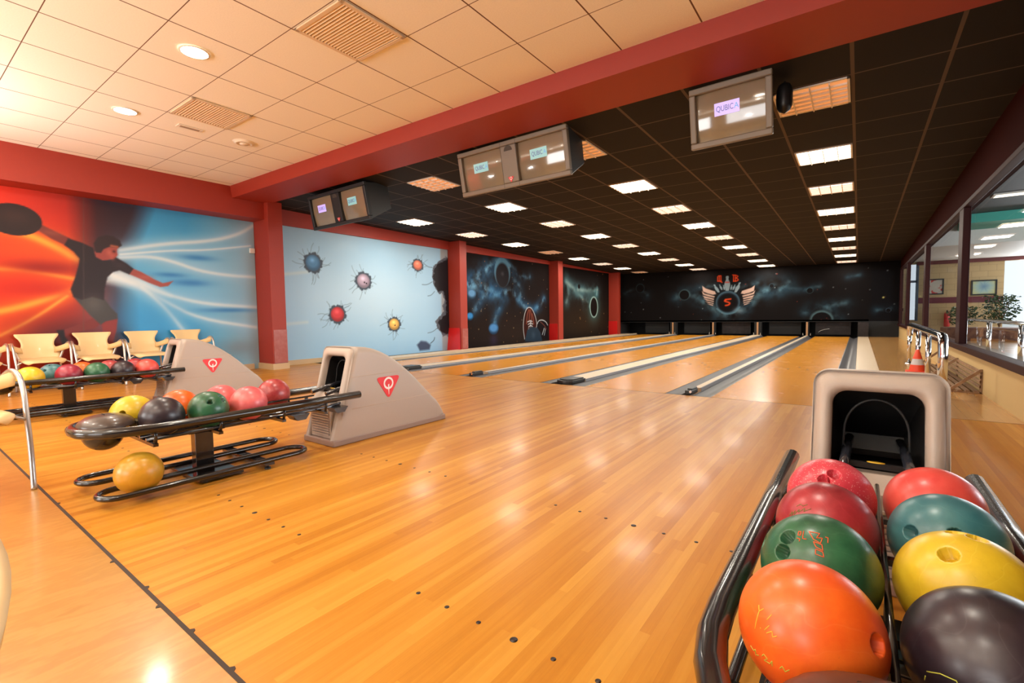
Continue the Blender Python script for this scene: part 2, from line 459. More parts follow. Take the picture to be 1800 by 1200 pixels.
# two paintings
def painting(x0, x1, z0, z1, label, art):
    t = thing('painting', label, 'painting', ((x0+x1)/2, HY-.02, z0))
    w, h = (x1-x0)/2, z1-z0
    f = MB(); b = .04
    for q in ((-w, 0, w, b), (-w, h-b, w, h), (-w, b, -w+b, h-b), (w-b, b, w, h-b)): f.box(q[0], -.03, q[1], q[2], .015, q[3])
    f.build('frame', M_dkmon, t)
    MB().box(-w+b, -.01, b, w-b, .012, h-b).build('canvas', art, t)
k = NT('canvas_blue_burst'); P = k.pos(); r = k.math('SQRT', k.math('ADD', k.math('MULTIPLY', P[0], P[0]), k.math('POWER', k.math('SUBTRACT', P[2], .28), 2)))
an = k.math('ARCTAN2', k.math('SUBTRACT', P[2], .28), P[0]); n = k.noise(k.comb(k.math('MULTIPLY', an, 4), r), 2.5, 3)
k.L(k.ramp(k.math('ADD', k.math('MULTIPLY', r, 1.6), k.math('MULTIPLY', n, .5)), [(0.2, (.12,.28,.5,1)), (.5, (.4,.6,.6,1)), (.75, (.68,.72,.36,1))]), k.b.inputs['Base Color'])
painting(3.0, 3.62, 1.40, 1.90, 'framed painting of a blue burst on yellow green, hall wall', k.m)
k2 = NT('canvas_red_poppies'); P = k2.pos(); n = k2.noise(k2.comb(P[0], P[2], 3.3), 5, 2)
k2.L(k2.ramp(n, [(0.5, (.62,.58,.5,1)), (.56, (.6,.03,.03,1))]), k2.b.inputs['Base Color'])
painting(1.84, 2.32, 1.46, 2.0, 'framed painting of red flowers on white, hall wall', k2.m)
# extinguisher on the hall wall
t = thing('fire_extinguisher', 'red fire extinguisher hanging on the hall wall between the paintings', 'fire extinguisher', (2.42, HY-.1, .35))
MB().lathe([(0, 0), (.075, 0), (.08, .02), (.08, .42), (.06, .48), (.02, .5), (0, .5)]).build('cylinder', M_redpad, t)
MB().box(-.02, -.02, .49, .02, .02, .56).tube([(0, 0, .53), (.09, 0, .50), (.1, 0, .2)], .009).build('valve', M_blackplastic, t)
# shrubs in a planter by the hall window
M_leaf = mat('leaf_green', (.035,.075,.028,1), .5, noise=(7, (.09,.15,.05,1), .4, .65))
def shrub(cx, cy, r, h, label, nl):
    t = thing('shrub', label, 'plant', (cx, cy, .385), 0, 'shrubs at the hall window')
    m = MB(); rnd = random.Random(int(cx*100))
    for i in range(nl):
        a = rnd.uniform(0, 2*PI); q = rnd.random()**.5; zz = rnd.uniform(.12, 1)*h
        rr = r*q*math.sin(min(1, .25+zz/h)*PI*.62)
        L = rnd.uniform(.05, .10); W = L*.42
        Mx = Matrix.Translation((rr*math.cos(a), rr*math.sin(a), zz)) @ Matrix.Rotation(rnd.uniform(0, 2*PI), 4, 'Z') @ Matrix.Rotation(rnd.uniform(-1, 1), 4, 'X') @ Matrix.Rotation(rnd.uniform(-1, .6), 4, 'Y')
        m.add([(0, 0, 0), (L*.5, W, .01), (L, 0, -.01), (L*.5, -W, .01)], [(0, 1, 2), (0, 2, 3)], False, 0, Mx)
    m.build('foliage', M_leaf, t)
    s = MB()
    for i in range(7):
        a = i*.9; s.tube([(0, 0, 0), (.25*r*math.cos(a), .25*r*math.sin(a), h*.4), (.55*r*math.cos(a), .55*r*math.sin(a), h*.8)], [.014, .01, .005], 6)
    s.build('stems', M_timber, t)
shrub(2.55, 19.9, .36, .62, 'small leafy shrub nearest the blue painting in the next hall', 420)
shrub(3.34, 19.8, .40, .95, 'middle leafy shrub in front of the bright hall window', 800)
shrub(4.60, 19.8, .55, 1.05, 'rightmost leafy shrub at the bright hall window', 900)
tag(MB().box(2.1, 19.2, 0, 5.2, 20.4, .38).build('planter', mat('terracotta_brick', (.20,.075,.035,1), .7, noise=(8, (.12,.04,.02,1), .4, .6)), bevel=.01), 'long brick planter holding the shrubs in the next hall', 'planter')
# railing in the hall
t = thing('hall_railing', 'pale steel railing running through the next hall', 'railing', (1.9, 10.2, 0))
MB().tube([(0, 4.5, .72), (.05, 0, .72), (.3, -3.5, .72)], .03).build('top_rail', M_chrome, t)
for x, y in ((.0, 4.2), (.03, 2.0), (.06, 0), (.18, -2.0)): MB().tube([(x, y, 0), (x, y, .7)], .035).build('post', M_chrome, t)
# hall ceiling lights
M_panel = mat('hall_light_panel', (.8,.75,.65,1), .5, emit=(1.0,.88,.70,1), estr=2.2)
HL = []
for i, (x, y) in enumerate(((2.6, 10.2), (2.7, 13.4), (4.6, 9.4), (4.4, 12.6), (6.6, 10.2))):
    t = thing('hall_ceiling_light', ['nearest', 'second', 'third', 'fourth', 'fifth'][i]+' rectangular ceiling light seen through the glass in the next hall', 'ceiling light', (x, y, 3.2), 0, 'ceiling lights of the next hall')
    MB().box(-.62, -.16, -.03, .62, .16, 0).build('housing', M_white, t)
    MB().box(-.58, -.13, -.036, .58, .13, -.028).build('diffuser', M_panel, t)

# ------------------------------------------------------------------ columns
Lcol = [(4.404, 4.68, True), (9.65, 9.93, True), (14.98, 15.31, False), (20.16, 20.38, False)]
names = ['nearest red column, between the bowler mural and the ball mural', 'second red column, between the pale mural and the space mural', 'third red column, between the shoe mural and the dark planet mural', 'farthest red column beside the pin deck']
for i, (a, b, wide) in enumerate(Lcol):
    xf = (-8.76, -8.85, -8.89, -8.82)[i]
    t = thing('column', names[i], 'column', (XL, a, 0), 0, 'red columns along the left wall')
    top = 3.5 if i == 0 else zb(XL, a)-.01
    MB().box(0, 0, 0, xf-XL, b-a, top).build('shaft', M_red, t, bevel=.008)
    if i == 0:
        MB().box(xf-XL, .02, .12, xf-XL+.006, b-a, .74).build('guard', M_perspex, t)['label'] = 'scuffed clear guard panel'
        MB().box(xf-XL, .02, .10, xf-XL+.004, b-a, .30).build('kick_panel', M_maroon, t)
        MB().box(-.0, -.02, 0, xf-XL+.02, b-a+.02, .11).build('plinth', M_base, t)
    else:
        MB().box(-.01, -.012, 0, xf-XL-.06, 0, .62).build('pad', M_redpad, t)['label'] = 'bright red wall pad'
        if i == 1: MB().box(xf-XL, .05, .05, xf-XL+.006, b-a, .60).build('guard', M_perspex, t)
        if i == 1: MB().add([(-.0, -.012, .6), (xf-XL-.02, -.012, .6), (xf-XL+.06, -.10, .0), (0, -.10, 0)], [(0,1,2,3)]).build('pad', M_redpad, t)
# small white sensor on the wall beside the first column
tag(MB().box(-.015, -.045, 0, .03, .045, .09).build('wall_sensor', M_white, bevel=.006, loc=(XL+.02, 4.345, 2.19)), 'small white sensor box on the mural beside the nearest column', 'sensor')

# ------------------------------------------------------------------ lanes
LC_ = [-.794, -2.365, -4.135, -5.706, -7.476]
YE = 20.9
lane_desc = ['nearest bowling lane, beside the walkway at the right', 'second bowling lane from the right wall', 'middle bowling lane of the five', 'fourth bowling lane from the right wall', 'farthest bowling lane, beside the left wall murals']
for i, c in enumerate(LC_):
    t = thing('bowling_lane', lane_desc[i], 'bowling lane', (c, YF, 0), 0, 'bowling lanes')
    MB().box(-.527, 0.004, -.10, .527, YE-YF, 0).build('deck', M_lane, t)
    for q in range(-3, 4):
        yy = 4.8-abs(q)*.32-1.05
        MB().prism([(q*.1351-.016, yy-.07), (q*.1351, yy-.03), (q*.1351+.016, yy-.07), (q*.1351, yy+.07)], 0, .0012).build('aiming_arrow', M_dot, t)
    for s in (-1, 1):
        g = MB(); rows = []; gw = .215 if (i == 0 and s == 1) else .175
        for yy in (0.004, YE-YF):
            rows.append([(s*(.527+.012+gw*q/8), yy, -.006-.055*math.sin(PI*q/8)) for q in range(9)])
        g.grid(rows, True)
        g.box(s*.527, 0.004, -.06, s*.539, YE-YF, -.004); g.box(s*(.539+gw), .004, -.06, s*(.545+gw), YE-YF, 0.004)
        g.build('gutter', M_gutter if not (i == 0 and s == 1) else M_gutter, t)
# approach guide dots inlaid in the floor
d = MB()
for c in LC_+[-9.04]:
    for row in (YF-4.455, YF-3.545):
        for q in range(-3, 4):
            r = .012 if q == 0 else .008
            d.lathe([(0, .0009), (r, .0008), (r, 0)], (c+q*.1351, row, 0), 12)
struct(d.build('trim_15', M_dot), 'rows of dark guide dots inlaid in the approach')
struct(MB().box(XL, YF-.002, 0, XR, YF+.004, .0008).build('trim_16', M_seam), 'thin dark foul line')
# cappings between lanes
def capping(x0, x1, kind, label, x_hole=None):
    t = thing('lane_divider', label, 'lane divider', ((x0+x1)/2, YF, 0), 0, 'capped dividers between lanes')
    w = (x1-x0)/2; L = YE-YF-.06
    prof = [(-w, -.05), (-w, .018), (-w+.012, .034), (w-.012, .034), (w, .018), (w, -.05)]
    MB().prism(prof, .42, L, 'y').build('capping', M_cap, t)
    for s in (-1, 1):
        MB().box(s*w, .42, -.05, s*(w+.006), L, .020).tube([(s*(w-.004), .42, .028), (s*(w-.004), L, .028)], .009, 8).build('side_rail', M_capedge, t)
    # black end block
    e = MB(); n = 10
    if kind == 'wide':
        pts = [(-w+.01, .45), (-w*.8, .10)]+[(-w*.8+1.6*w*q/6, .10-.05*math.sin(PI*q/6)) for q in range(1, 6)]+[(w*.8, .10), (w-.01, .45)]
        e.prism(pts, .0, .045, 'z'); e.prism([(x*.86, .06+y*.82) for x, y in pts], .045, .06, 'z')
    else:
        e.prism([(-w+.006, .30), (-w+.01, .05), (w-.01, .05), (w-.006, .30)], 0, .05, 'z')
        e.prism([(-w+.012, .30), (-w+.02, .11), (w-.02, .11), (w-.012, .30)], .05, .066, 'z')
    e.build('end_block', M_blackplastic, t, bevel=.008)
    if kind != 'wide':
        MB().tube([(w*.5, .045, .035), (w*.5, .055, .035)], .014, 10).build('bolt', M_chrome, t)
    MB().box(-w, .006, -.055, w, .5, -.045).build('base_plate', M_gutterdark, t)
    return t
def gap(i): return LC_[i+1]+.527+.204, LC_[i]-.527-.204
for i, lab in enumerate(['narrow beige divider with small black end block, nearest', 'wide beige divider with broad black end block, behind the middle ball return', 'narrow beige divider with small black end block, farther', 'wide beige divider behind the far ball return hood']):
    a, b = gap(i)
    if i in (0, 2): a, b = (LC_[i+1]+LC_[i])/2-.048, (LC_[i+1]+LC_[i])/2+.048
    capping(a, b, 'wide' if i in (1, 3) else 'thin', lab)
# flat filler in the left gutter of the narrow gaps
tag(MB().box(-8.9, YF+.1, -.05, -8.26, YE, .03).box(-8.28, YF+.1, -.05, -8.25, YE, .05).build('side_capping', M_cap), 'beige side capping along the left wall', 'lane divider')
tag(MB().box(-.030, YF, -.1, .268, YE-.01, .012).build('side_capping', M_cap, bevel=.004), 'pale beige strip between the nearest lane and the walkway', 'lane divider')

# ------------------------------------------------------------------ pits and masking
struct(MB().box(XL-.1, YB+1.5, -.2, XR+.1, YB+1.6, 3.2).box(XL-.1, YB+.02, .9, XR+.1, YB+1.55, 1.0).build('wall_front', M_pit), 'black back of the pits')
bounds = [(-.156, .27)] 
for i in range(4):
    a, b = gap(i); m_ = (a+b)/2
    t = thing('pin_divider', ['timber edged divider post left of the nearest pit', 'timber edged post between the second and middle pits', 'timber edged post between the middle and fourth pits', 'timber edged post between the fourth and farthest pits'][i], 'divider post', (m_, YE-.02, 0), 0, 'divider posts between the pits')
    w = .05 if i in (0, 2) else .12
    MB().box(-w, .012, 0, w, .3, .535).build('panel', M_pit, t)
    MB().box(-.03, -.03, .02, .03, 0, .54).build('timber_edge', M_timber, t)
    for s in (-1, 1): MB().lathe([(0, 0), (.02, 0), (.022, .02), (.008, .06), (.010, .085), (0, .09)], (s*.12, -.12, .035), 10).build('fitting', M_steel, t)
for i, c in enumerate(LC_):
    tag(MB().box(c-.55, YE+.5, .05, c+.55, YE+.53, .60).build('pit_curtain', M_pitcurtain if i in (0, 2) else M_pit), ['grey worn pit curtain behind the nearest lane', 'black pit curtain behind the second lane from the right', 'grey pit curtain behind the middle lane', 'black pit curtain behind the fourth lane', 'black pit curtain behind the farthest lane'][i], 'curtain', 'pit curtains behind the lanes')
    if i == 0: CUR = bpy.data.objects['pit_curtain']

MB().tube([(-1.25, YE+.485, .14), (-1.18, YE+.485, .2), (-1.05, YE+.485, .25), (-.9, YE+.485, .275)], .007, 6).build('scuff_line', M_white, CUR)
tag(MB().box(-.04, YE, 0, .27, YE+.02, .535).build('end_board', M_pitcurtain), 'narrow dark panel at the end of the beige strip', 'panel')

# ------------------------------------------------------------------ painted murals (colour attribute painted on the wall surface)
class Art:
    def __init__(s, u0, u1, v0, v1, res):
        s.nu = int((u1-u0)/res)+1; s.nv = int((v1-v0)/res)+1
        s.u = np.linspace(u0, u1, s.nu); s.v = np.linspace(v0, v1, s.nv)
        s.U, s.V = np.meshgrid(s.u, s.v); s.C = np.zeros((s.nv, s.nu, 3))
        s.res = res
    def col(s, c): return np.array(c, float)/255
    def blend(s, m, c):
        m = np.clip(m, 0, 1)[..., None]; c = s.col(c) if not isinstance(c, np.ndarray) or c.ndim == 1 else c
        s.C = s.C*(1-m)+c*m
    def sd(s, pts):
        P = np.array(pts, float); n = len(P); d = np.full(s.U.shape, 1e9); ins = np.zeros(s.U.shape, bool)
        for i in range(n):
            ax, ay = P[i]; bx, by = P[(i+1) % n]; ex, ey = bx-ax, by-ay
            wx, wy = s.U-ax, s.V-ay; t = np.clip((wx*ex+wy*ey)/(ex*ex+ey*ey+1e-12), 0, 1)
            d = np.minimum(d, (wx-ex*t)**2+(wy-ey*t)**2)
            c = ((ay > s.V) != (by > s.V)); x = ex*(s.V-ay)/(by-ay+1e-12)+ax
            ins ^= c & (s.U < x)
        d = np.sqrt(d); return np.where(ins, d, -d)
    def poly(s, pts, c, soft=.012, a=1, rag=None): s.blend(a*np.clip(.5+(s.sd(pts)+(0 if rag is None else rag))/soft, 0, 1), c)
    def dl(s, pts):
        d = np.full(s.U.shape, 1e9)
        for (ax, ay), (bx, by) in zip(pts[:-1], pts[1:]):
            ex, ey = bx-ax, by-ay; wx, wy = s.U-ax, s.V-ay; t = np.clip((wx*ex+wy*ey)/(ex*ex+ey*ey+1e-12), 0, 1)
            d = np.minimum(d, (wx-ex*t)**2+(wy-ey*t)**2)
        return np.sqrt(d)
    def line(s, pts, w, c, a=1, gauss=True, mod=None):
        pts = s.smooth(pts) if len(pts) > 2 else pts
        d = s.dl(pts); m = np.exp(-(d/w)**2) if gauss else np.clip(.5+(w/2-d)/s.res, 0, 1)
        if mod is not None: m = m*mod
        s.blend(a*m, c)
    def smooth(s, pts):
        for _ in range(2):
            q = [pts[0]]
            for a, b in zip(pts[:-1], pts[1:]):
                q += [(a[0]*.75+b[0]*.25, a[1]*.75+b[1]*.25), (a[0]*.25+b[0]*.75, a[1]*.25+b[1]*.75)]
            pts = q+[pts[-1]]
        return pts
    def ell(s, c, rx, ry): return np.sqrt(((s.U-c[0])/rx)**2+((s.V-c[1])/ry)**2)
    def disc(s, c, rx, ry, col, soft=.1, a=1): s.blend(a*np.clip((1-s.ell(c, rx, ry))/soft+.5, 0, 1), col)
    def glow(s, c, rx, ry, col, a=1, mod=None):
        m = np.exp(-s.ell(c, rx, ry)**2); m = m if mod is None else m*mod; s.blend(a*m, col)
    def noise(s, scale, seed, octv=4):
        rs = np.random.RandomState(seed); out = np.zeros(s.U.shape); amp = 1; tot = 0
        for o in range(octv):
            f = scale*2**o; x = (s.U-s.u[0])*f; y = (s.V-s.v[0])*f
            xi = np.floor(x).astype(int); yi = np.floor(y).astype(int); g = rs.rand(yi.max()+2, xi.max()+2)
            fx = x-xi; fy = y-yi; fx = fx*fx*(3-2*fx); fy = fy*fy*(3-2*fy)
            out += amp*((g[yi, xi]*(1-fx)+g[yi, xi+1]*fx)*(1-fy)+(g[yi+1, xi]*(1-fx)+g[yi+1, xi+1]*fx)*fy)
            tot += amp; amp *= .55
        return out/tot
    def stars(s, n, seed, cols, box=None):
        rs = np.random.RandomState(seed)
        for i in range(n):
            c = (s.u[0]+rs.rand()*(s.u[-1]-s.u[0]), s.v[0]+rs.rand()*(s.v[-1]-s.v[0]))
            r = s.res*rs.uniform(.6, 1.3); s.glow(c, r, r, cols[i % len(cols)], .8)
    def build(s, name, label, plane, pos, rough=.45, spec=.3):
        n, mm = s.nu, s.nv
        V = np.zeros((mm, n, 3))
        if plane == 'x': V[..., 0] = pos; V[..., 1] = s.U; V[..., 2] = s.V
        else: V[..., 0] = s.U; V[..., 1] = pos; V[..., 2] = s.V
        I = np.arange(mm*n).reshape(mm, n)
        F = np.stack([I[:-1, :-1], I[:-1, 1:], I[1:, 1:], I[1:, :-1]], -1).reshape(-1, 4)
        me = bpy.data.meshes.new(name)
        me.vertices.add(mm*n); me.vertices.foreach_set('co', V.reshape(-1).astype(np.float32))
        me.loops.add(F.size); me.loops.foreach_set('vertex_index', F.reshape(-1).astype(np.int32))
        me.polygons.add(len(F)); me.polygons.foreach_set('loop_start', np.arange(0, F.size, 4, dtype=np.int32))
        me.update(calc_edges=True)
        lin = np.where(s.C <= .04045, s.C/12.92, ((s.C+.055)/1.055)**2.4)
        ca = me.color_attributes.new('paint', 'FLOAT_COLOR', 'POINT')
        buf = np.ones((mm*n, 4), np.float32); buf[:, :3] = np.clip(lin.reshape(-1, 3), 0, 1)
        ca.data.foreach_set('color', buf.reshape(-1))
        o = bpy.data.objects.new(name, me); COL.objects.link(o)
        key = 'wall_paint_%d' % int(rough*100)
        if key not in MATS:
            k = NT(key); at = k.n('ShaderNodeAttribute'); at.attribute_name = 'paint'
            k.L(at.outputs['Color'], k.b.inputs['Base Color']); k.b.inputs['Roughness'].default_value = rough
            k.b.inputs['Specular IOR Level'].default_value = spec; MATS[key] = k.m
        me.materials.append(MATS[key])
        return tag(o, label, 'mural')

def C(sx, oy, pts, ox=0): return [(ox+x/sx, oy+y/sx) for x, y in pts]

# projective scale factors of the two painted walls: mural sketch grid -> metres on the wall
def _proj(h, x, y):
    d = h[6]*x+h[7]*y+1
    return ((h[0]*x+h[1]*y+h[2])/d, (h[3]*x+h[4]*y+h[5])/d)
HL_ = [0.004484959816, -0.0004004038352, 1.247522842, -0.0007285453098, -0.007573823061, 5.231983859, -0.0006556064346, -1.726504899e-05]
HB_ = [0.103612824, 0.002728588964, -158.0411944, 0.001565729337, -0.1287331865, 73.77422707, 0.003595092341, -0.0003209591212]
def Lf(x, y): return _proj(HL_, x, y)
def Bf(x, y): return _proj(HB_, x, y)
def Lp(s): return [Lf(*map(float, q.split(','))) for q in s.split(';')]
# --- the bowler
A = Art(-1.6, 4.402, .0, 2.8, .0135)
nz = A.noise(1.5, 3)
A.C[:] = A.col((150, 28, 12))
t_ = np.clip((A.U-Lf(150,450)[0])/.25, 0, 1)
A.blend(np.clip((Lf(120,400)[0]-A.U)/1.2+.35, 0, 1)*np.clip((A.V-1.2)/1.0+.6, 0, 1), (222, 48, 22))
A.glow(Lf(60,500), .75, .8, (185, 38, 8), .7); A.glow(Lf(10,600), .5, .35, (228, 80, 22), .9)
A.glow(Lf(70,440), .7, .3, (222, 84, 22), .6)
for pts, w in ((Lp('135,455;90,430;50,412;0,398;-60,385'), .12), (Lp('132,490;80,480;40,474;0,472;-60,470'), .075), (Lp('125,512;70,530;30,541;0,547;-60,560'), .11), (Lp('118,520;60,560;0,590'), .05)):
    A.line(pts, w*1.4, (228, 88, 18), .7); A.line(pts, w*.45, (255, 165, 55), .9)
A.glow(Lf(75,470), .45, .10, (140, 24, 8), .95); A.glow(Lf(60,508), .45, .09, (180, 32, 8), .85); A.glow(Lf(50,442), .35, .07, (190, 70, 20), .5)
A.glow(Lf(110,590), .6, .3, (80, 20, 20), .9)
A.blend(np.clip((A.U-Lf(118,400)[0])/.35, 0, 1)*np.clip((A.V-1.0)/.6, 0, 1), (58, 20, 22))
A.blend(np.clip((A.U-Lf(165,400)[0])/.25, 0, 1), (45, 25, 32))
bl = np.clip((A.U-Lf(200,480)[0]-(np.clip(A.V-1.9, 0, 1))*.35)/.30, 0, 1)
A.blend(bl, (58, 148, 198)); A.blend(bl*np.clip((A.U-Lf(330,480)[0])/1.2, 0, 1), (158, 184, 196))
A.glow(Lf(250,345), 1.0, .16, (45, 100, 150), .6)
A.glow(Lf(330,460), .9, .35, (150, 195, 220), .7); A.glow(Lf(330,520), .9, .3, (140, 190, 220), .6)
W = (218, 226, 226)
for pts, w in ((Lp('212,440;290,428;370,424;420,412;447,395'), .06), (Lp('212,452;260,450;300,458;350,476;400,484;450,487'), .055), (Lp('190,482;240,500;300,520;360,534;450,540'), .06), (Lp('190,480;240,500;290,530;350,560;450,575'), .055), (Lp('250,505;290,540;330,590'), .06), (Lp('212,447;300,440;360,440;440,432'), .03)):
    A.line(pts, w*1.8, (150, 192, 218), .6); A.line(pts, w*.55, W, .75)
A.poly(Lp('186,495;195,478;212,474;260,495;300,520;240,505'), W, .12, .8)
for c, rx, ry in ((Lf(347,453), .28, .05), (Lf(300,483), .22, .04), (Lf(335,497), .3, .06), (Lf(400,545), .45, .04)): A.glow(c, rx, ry, (40, 110, 175), .8)
A.glow(Lf(250,560), .6, .35, (50, 140, 200), .6); A.glow(Lf(420,610), .35, .15, (120, 130, 135), .6); A.glow(Lf(440,340), .3, .12, (95, 135, 160), .7)
BODY = [(C(3.333, 280, [(150,325),(210,365),(330,425),(412,462),(392,508),(300,465),(190,395),(140,385)]), (112, 48, 38)),
 (C(3.333, 280, [(770,635),(830,660),(900,700),(955,725),(1015,712),(985,742),(940,748),(870,722),(800,690),(755,672)]), (150, 72, 62)),
 (C(3.333, 280, [(590,950),(690,930),(682,1000),(660,1080),(590,1080),(602,1000)]), (128, 48, 44)),
 (C(3.333, 280, [(540,930),(590,960),(560,988),(480,1005),(380,1038),(368,1000),(450,970)]), (112, 44, 40)),
 (C(3.333, 280, [(330,1000),(375,998),(382,1040),(425,1100),(370,1100),(350,1040)]), (30, 22, 25)),
 (C(3.333, 280, [(430,805),(480,815),(560,800),(615,820),(650,868),(688,905),(690,934),(620,948),(590,968),(530,915),(480,860)]), (62, 60, 60)),
 (C(3.333, 280, [(600,510),(688,512),(686,540),(690,560),(668,588),(640,585),(620,600),(600,592),(560,582),(548,545)]), (146, 66, 58)),
 (C(3.333, 280, [(400,462),(480,488),(545,518),(562,572),(600,592),(640,590),(680,574),(740,608),(782,640),(757,674),(700,650),(662,660),(630,690),(612,760),(610,825),(540,806),(480,822),(430,806),(413,762),(440,690),(460,620),(466,582),(430,540),(376,502)]), (38, 26, 28)),
 (C(3.333, 280, [(555,528),(550,490),(575,455),(620,443),(665,450),(702,475),(714,505),(690,520),(642,512),(606,526),(592,548),(562,546)]), (44, 30, 30))]
for pts, c in BODY: A.poly([Lf(x, y) for x, y in pts], c, .02)
A.disc(Lf(24.6,385.6), .275, .215, (36, 20, 18), .05); A.glow(Lf(28,380), .15, .1, (60, 35, 28), .6)
for q_, r_, c_, a_ in ((C(3.333,280,[(640,545)])[0], (.035,.05), (178,92,76), .8), (C(3.333,280,[(668,540)])[0], (.02,.02), (60,25,25), .9), (C(3.333,280,[(850,690)])[0], (.10,.03), (172,92,80), .6), (C(3.333,280,[(300,430)])[0], (.12,.04), (140,72,56), .5), (C(3.333,280,[(665,575)])[0], (.02,.01), (90,30,30), .9), (C(3.333,280,[(700,620)])[0], (.08,.05), (62,44,44), .5)): A.glow(Lf(*q_), r_[0], r_[1], c_, a_)
A.glow(Lf(165,533), .12, .14, (95, 92, 88), .5); A.glow(Lf(198,452), .03, .05, (190, 95, 80), .6)
A.line([Lf(196,432), Lf(206,434)], .02, (170, 90, 60), .9)
A.line([Lf(147,335), Lf(147,590)], .008, (90, 70, 60), .4)
A.build('mural', 'painted mural of a dark shirted bowler between orange rays and blue rays', 'x', XL)
# --- pale mural with balls breaking through
A = Art(4.69, 9.645, .0, 2.82, .0125)
A.C[:] = A.col((150, 190, 218)); A.glow(Lf(640,520), 1.8, .8, (180, 208, 226), .9)
A.blend((A.noise(2, 5)-.5)*.25, (200, 215, 225)); A.blend(np.clip((A.U-Lf(774,500)[0])/.06, 0, 1), (150, 156, 160))
for y in (482, 570): A.line([Lf(497, y), Lf(540, y-4)], .035, (190, 208, 212), .7)
rs = np.random.RandomState(4)
def crackball(c, r, ry, col, hole=0):
    for j in range(13):
        a = j*2*PI/13+rs.uniform(-.3, .3); p = [c]; L = r*rs.uniform(1.7, 3.0); q = c
        for st in range(1, 6):
            a += rs.uniform(-.6, .6); q = (q[0]+math.cos(a)*L/5, q[1]+math.sin(a)*L/5*ry/r); p.append(q)
        A.line(p, .0075, (95, 112, 128), .55)
        A.line([p[2], (p[2][0]+math.cos(a+1.0)*L*.3, p[2][1]+math.sin(a+1.0)*L*.3)], .007, (95, 112, 128), .5)
    th = np.arctan2(A.V-c[1], A.U-c[0]); e = A.ell(c, r*1.30, ry*1.30)+.05*np.sin(th*5+c[0]*3)+.05*np.sin(th*11+c[1]*7)+.03*np.sin(th*19+c[0])
    A.blend(np.clip((1-e)/.12+.5, 0, 1), (58, 70, 84))
    A.disc(c, r, ry, tuple(int(x*.72) for x in col), .08); A.disc((c[0]-r*.05, c[1]+ry*.15), r*.82, ry*.75, col, .5)
    A.glow((c[0]-r*.1, c[1]+ry*.35), r*.35, ry*.3, tuple(min(255, int(x*1.25+40)) for x in col), .7)
    for q in range(hole): A.disc((c[0]+r*(.15+.3*q), c[1]-ry*(.2+.12*q)), r*.13, ry*.13, (50, 40, 50), .3)
for (x, y), rpx, col, h in (((550.3,462), 12.5, (72, 122, 165), 0), ((639,493.7), 11, (170, 152, 172), 2), ((593.4,552.3), 11.5, (200, 52, 58), 0), ((693,569.7), 8.8, (228, 178, 90), 1), ((734.3,465.9), 7.6, (222, 122, 96), 0)):
    c = Lf(x, y); e = Lf(x+rpx, y); g = Lf(x, y+rpx*1.12); crackball(c, abs(e[0]-c[0]), abs(c[1]-g[1]), col, h)
A.poly(Lp('733,606;740,599;749,600;757,606;755,614;738,616'), (58, 70, 95), .06)
A.line(Lp('757,603;763,598;764,593'), .012, (60, 75, 90))
jag = [(790,453),(780,456),(772,461),(766,468),(763,476),(761,486),(764,497),(766,505),(772,512),(778,512),(781,520),(785,530),(781,541),(786,548),(775,558),(769,566),(772,578),(778,585),(786,588),(795,596)]
A.poly([Lf(x, y) for x, y in jag]+[Lf(800, 600), Lf(800, 450)], (86, 92, 102), .02, rag=.05+(A.noise(7, 14)-.5)*.22)
A.poly([Lf(x, y) for x, y in jag]+[Lf(800, 600), Lf(800, 450)], (20, 18, 22), .03, rag=(A.noise(9, 15)-.5)*.18-.01)
A.line([Lf(x-1, y) for x, y in jag], .02, (70, 76, 86), .5, mod=A.noise(9, 2)*1.4)
for x, y, x2, y2 in ((760,470,744,462),(760,495,742,500),(770,575,752,585),(764,512,752,520)): A.line([Lf(x, y), Lf((x+x2)/2, (y+y2)/2+3), Lf(x2, y2)], .01, (70, 82, 95), .7)
A.build('mural', 'pale blue mural of coloured balls breaking through a cracked wall', 'x', XL)
# --- space mural with bowling shoes
def K5(x, y): return Lf(740+x/4.5, 400+y/4.5)
A = Art(9.94, 14.975, .0, 2.82, .0155)
A.C[:] = A.col((27, 20, 19)); A.glow(K5(800, 850), 3, .8, (44, 32, 26), .8)
nb = np.clip(A.noise(2.2, 9)*2.4-.6, 0, 1.2); nb2 = np.clip(A.noise(5, 12)*2.6-.8, 0, 1)
for pts, w, a in (([(370,470),(450,380),(560,300),(640,250)], .22, .9), ([(640,250),(720,310),(790,400),(860,390)], .13, .8), ([(370,450),(480,470),(560,520),(640,520)], .25, .9), ([(640,520),(720,490),(760,560),(850,650)], .16, .85), ([(560,500),(480,560),(420,660)], .13, .7), ([(620,640),(590,700),(580,770)], .12, .8), ([(850,650),(920,640),(975,560)], .13, .8), ([(740,420),(790,480),(780,560)], .15, .7)):
    A.line([K5(*q) for q in pts], w*1.5, (42, 84, 122), a, mod=nb); A.line([K5(*q) for q in pts], w*.6, (108, 160, 192), a*.85, mod=nb2)
c = K5(645, 365); e = K5(700, 365); g = K5(645, 470); rx, ry = abs(e[0]-c[0]), abs(c[1]-g[1])
A.disc((c[0], c[1]+.05), rx*1.12, ry*1.12, (88, 132, 158), .12, .85); A.disc((c[0], c[1]-ry*.12), rx*.93, ry*.93, (36, 34, 38), .2); A.glow(c, rx*.2, ry*.15, (75, 75, 80), .7)
def sball(x, y, r, col):
    c = K5(x, y); e = K5(x+r, y); g = K5(x, y+r*1.15); rx, ry = abs(e[0]-c[0]), abs(c[1]-g[1])
    A.disc(c, rx, ry, tuple(int(v*.45) for v in col), .15); A.disc((c[0], c[1]+ry*.18), rx*.85, ry*.75, col, .6)
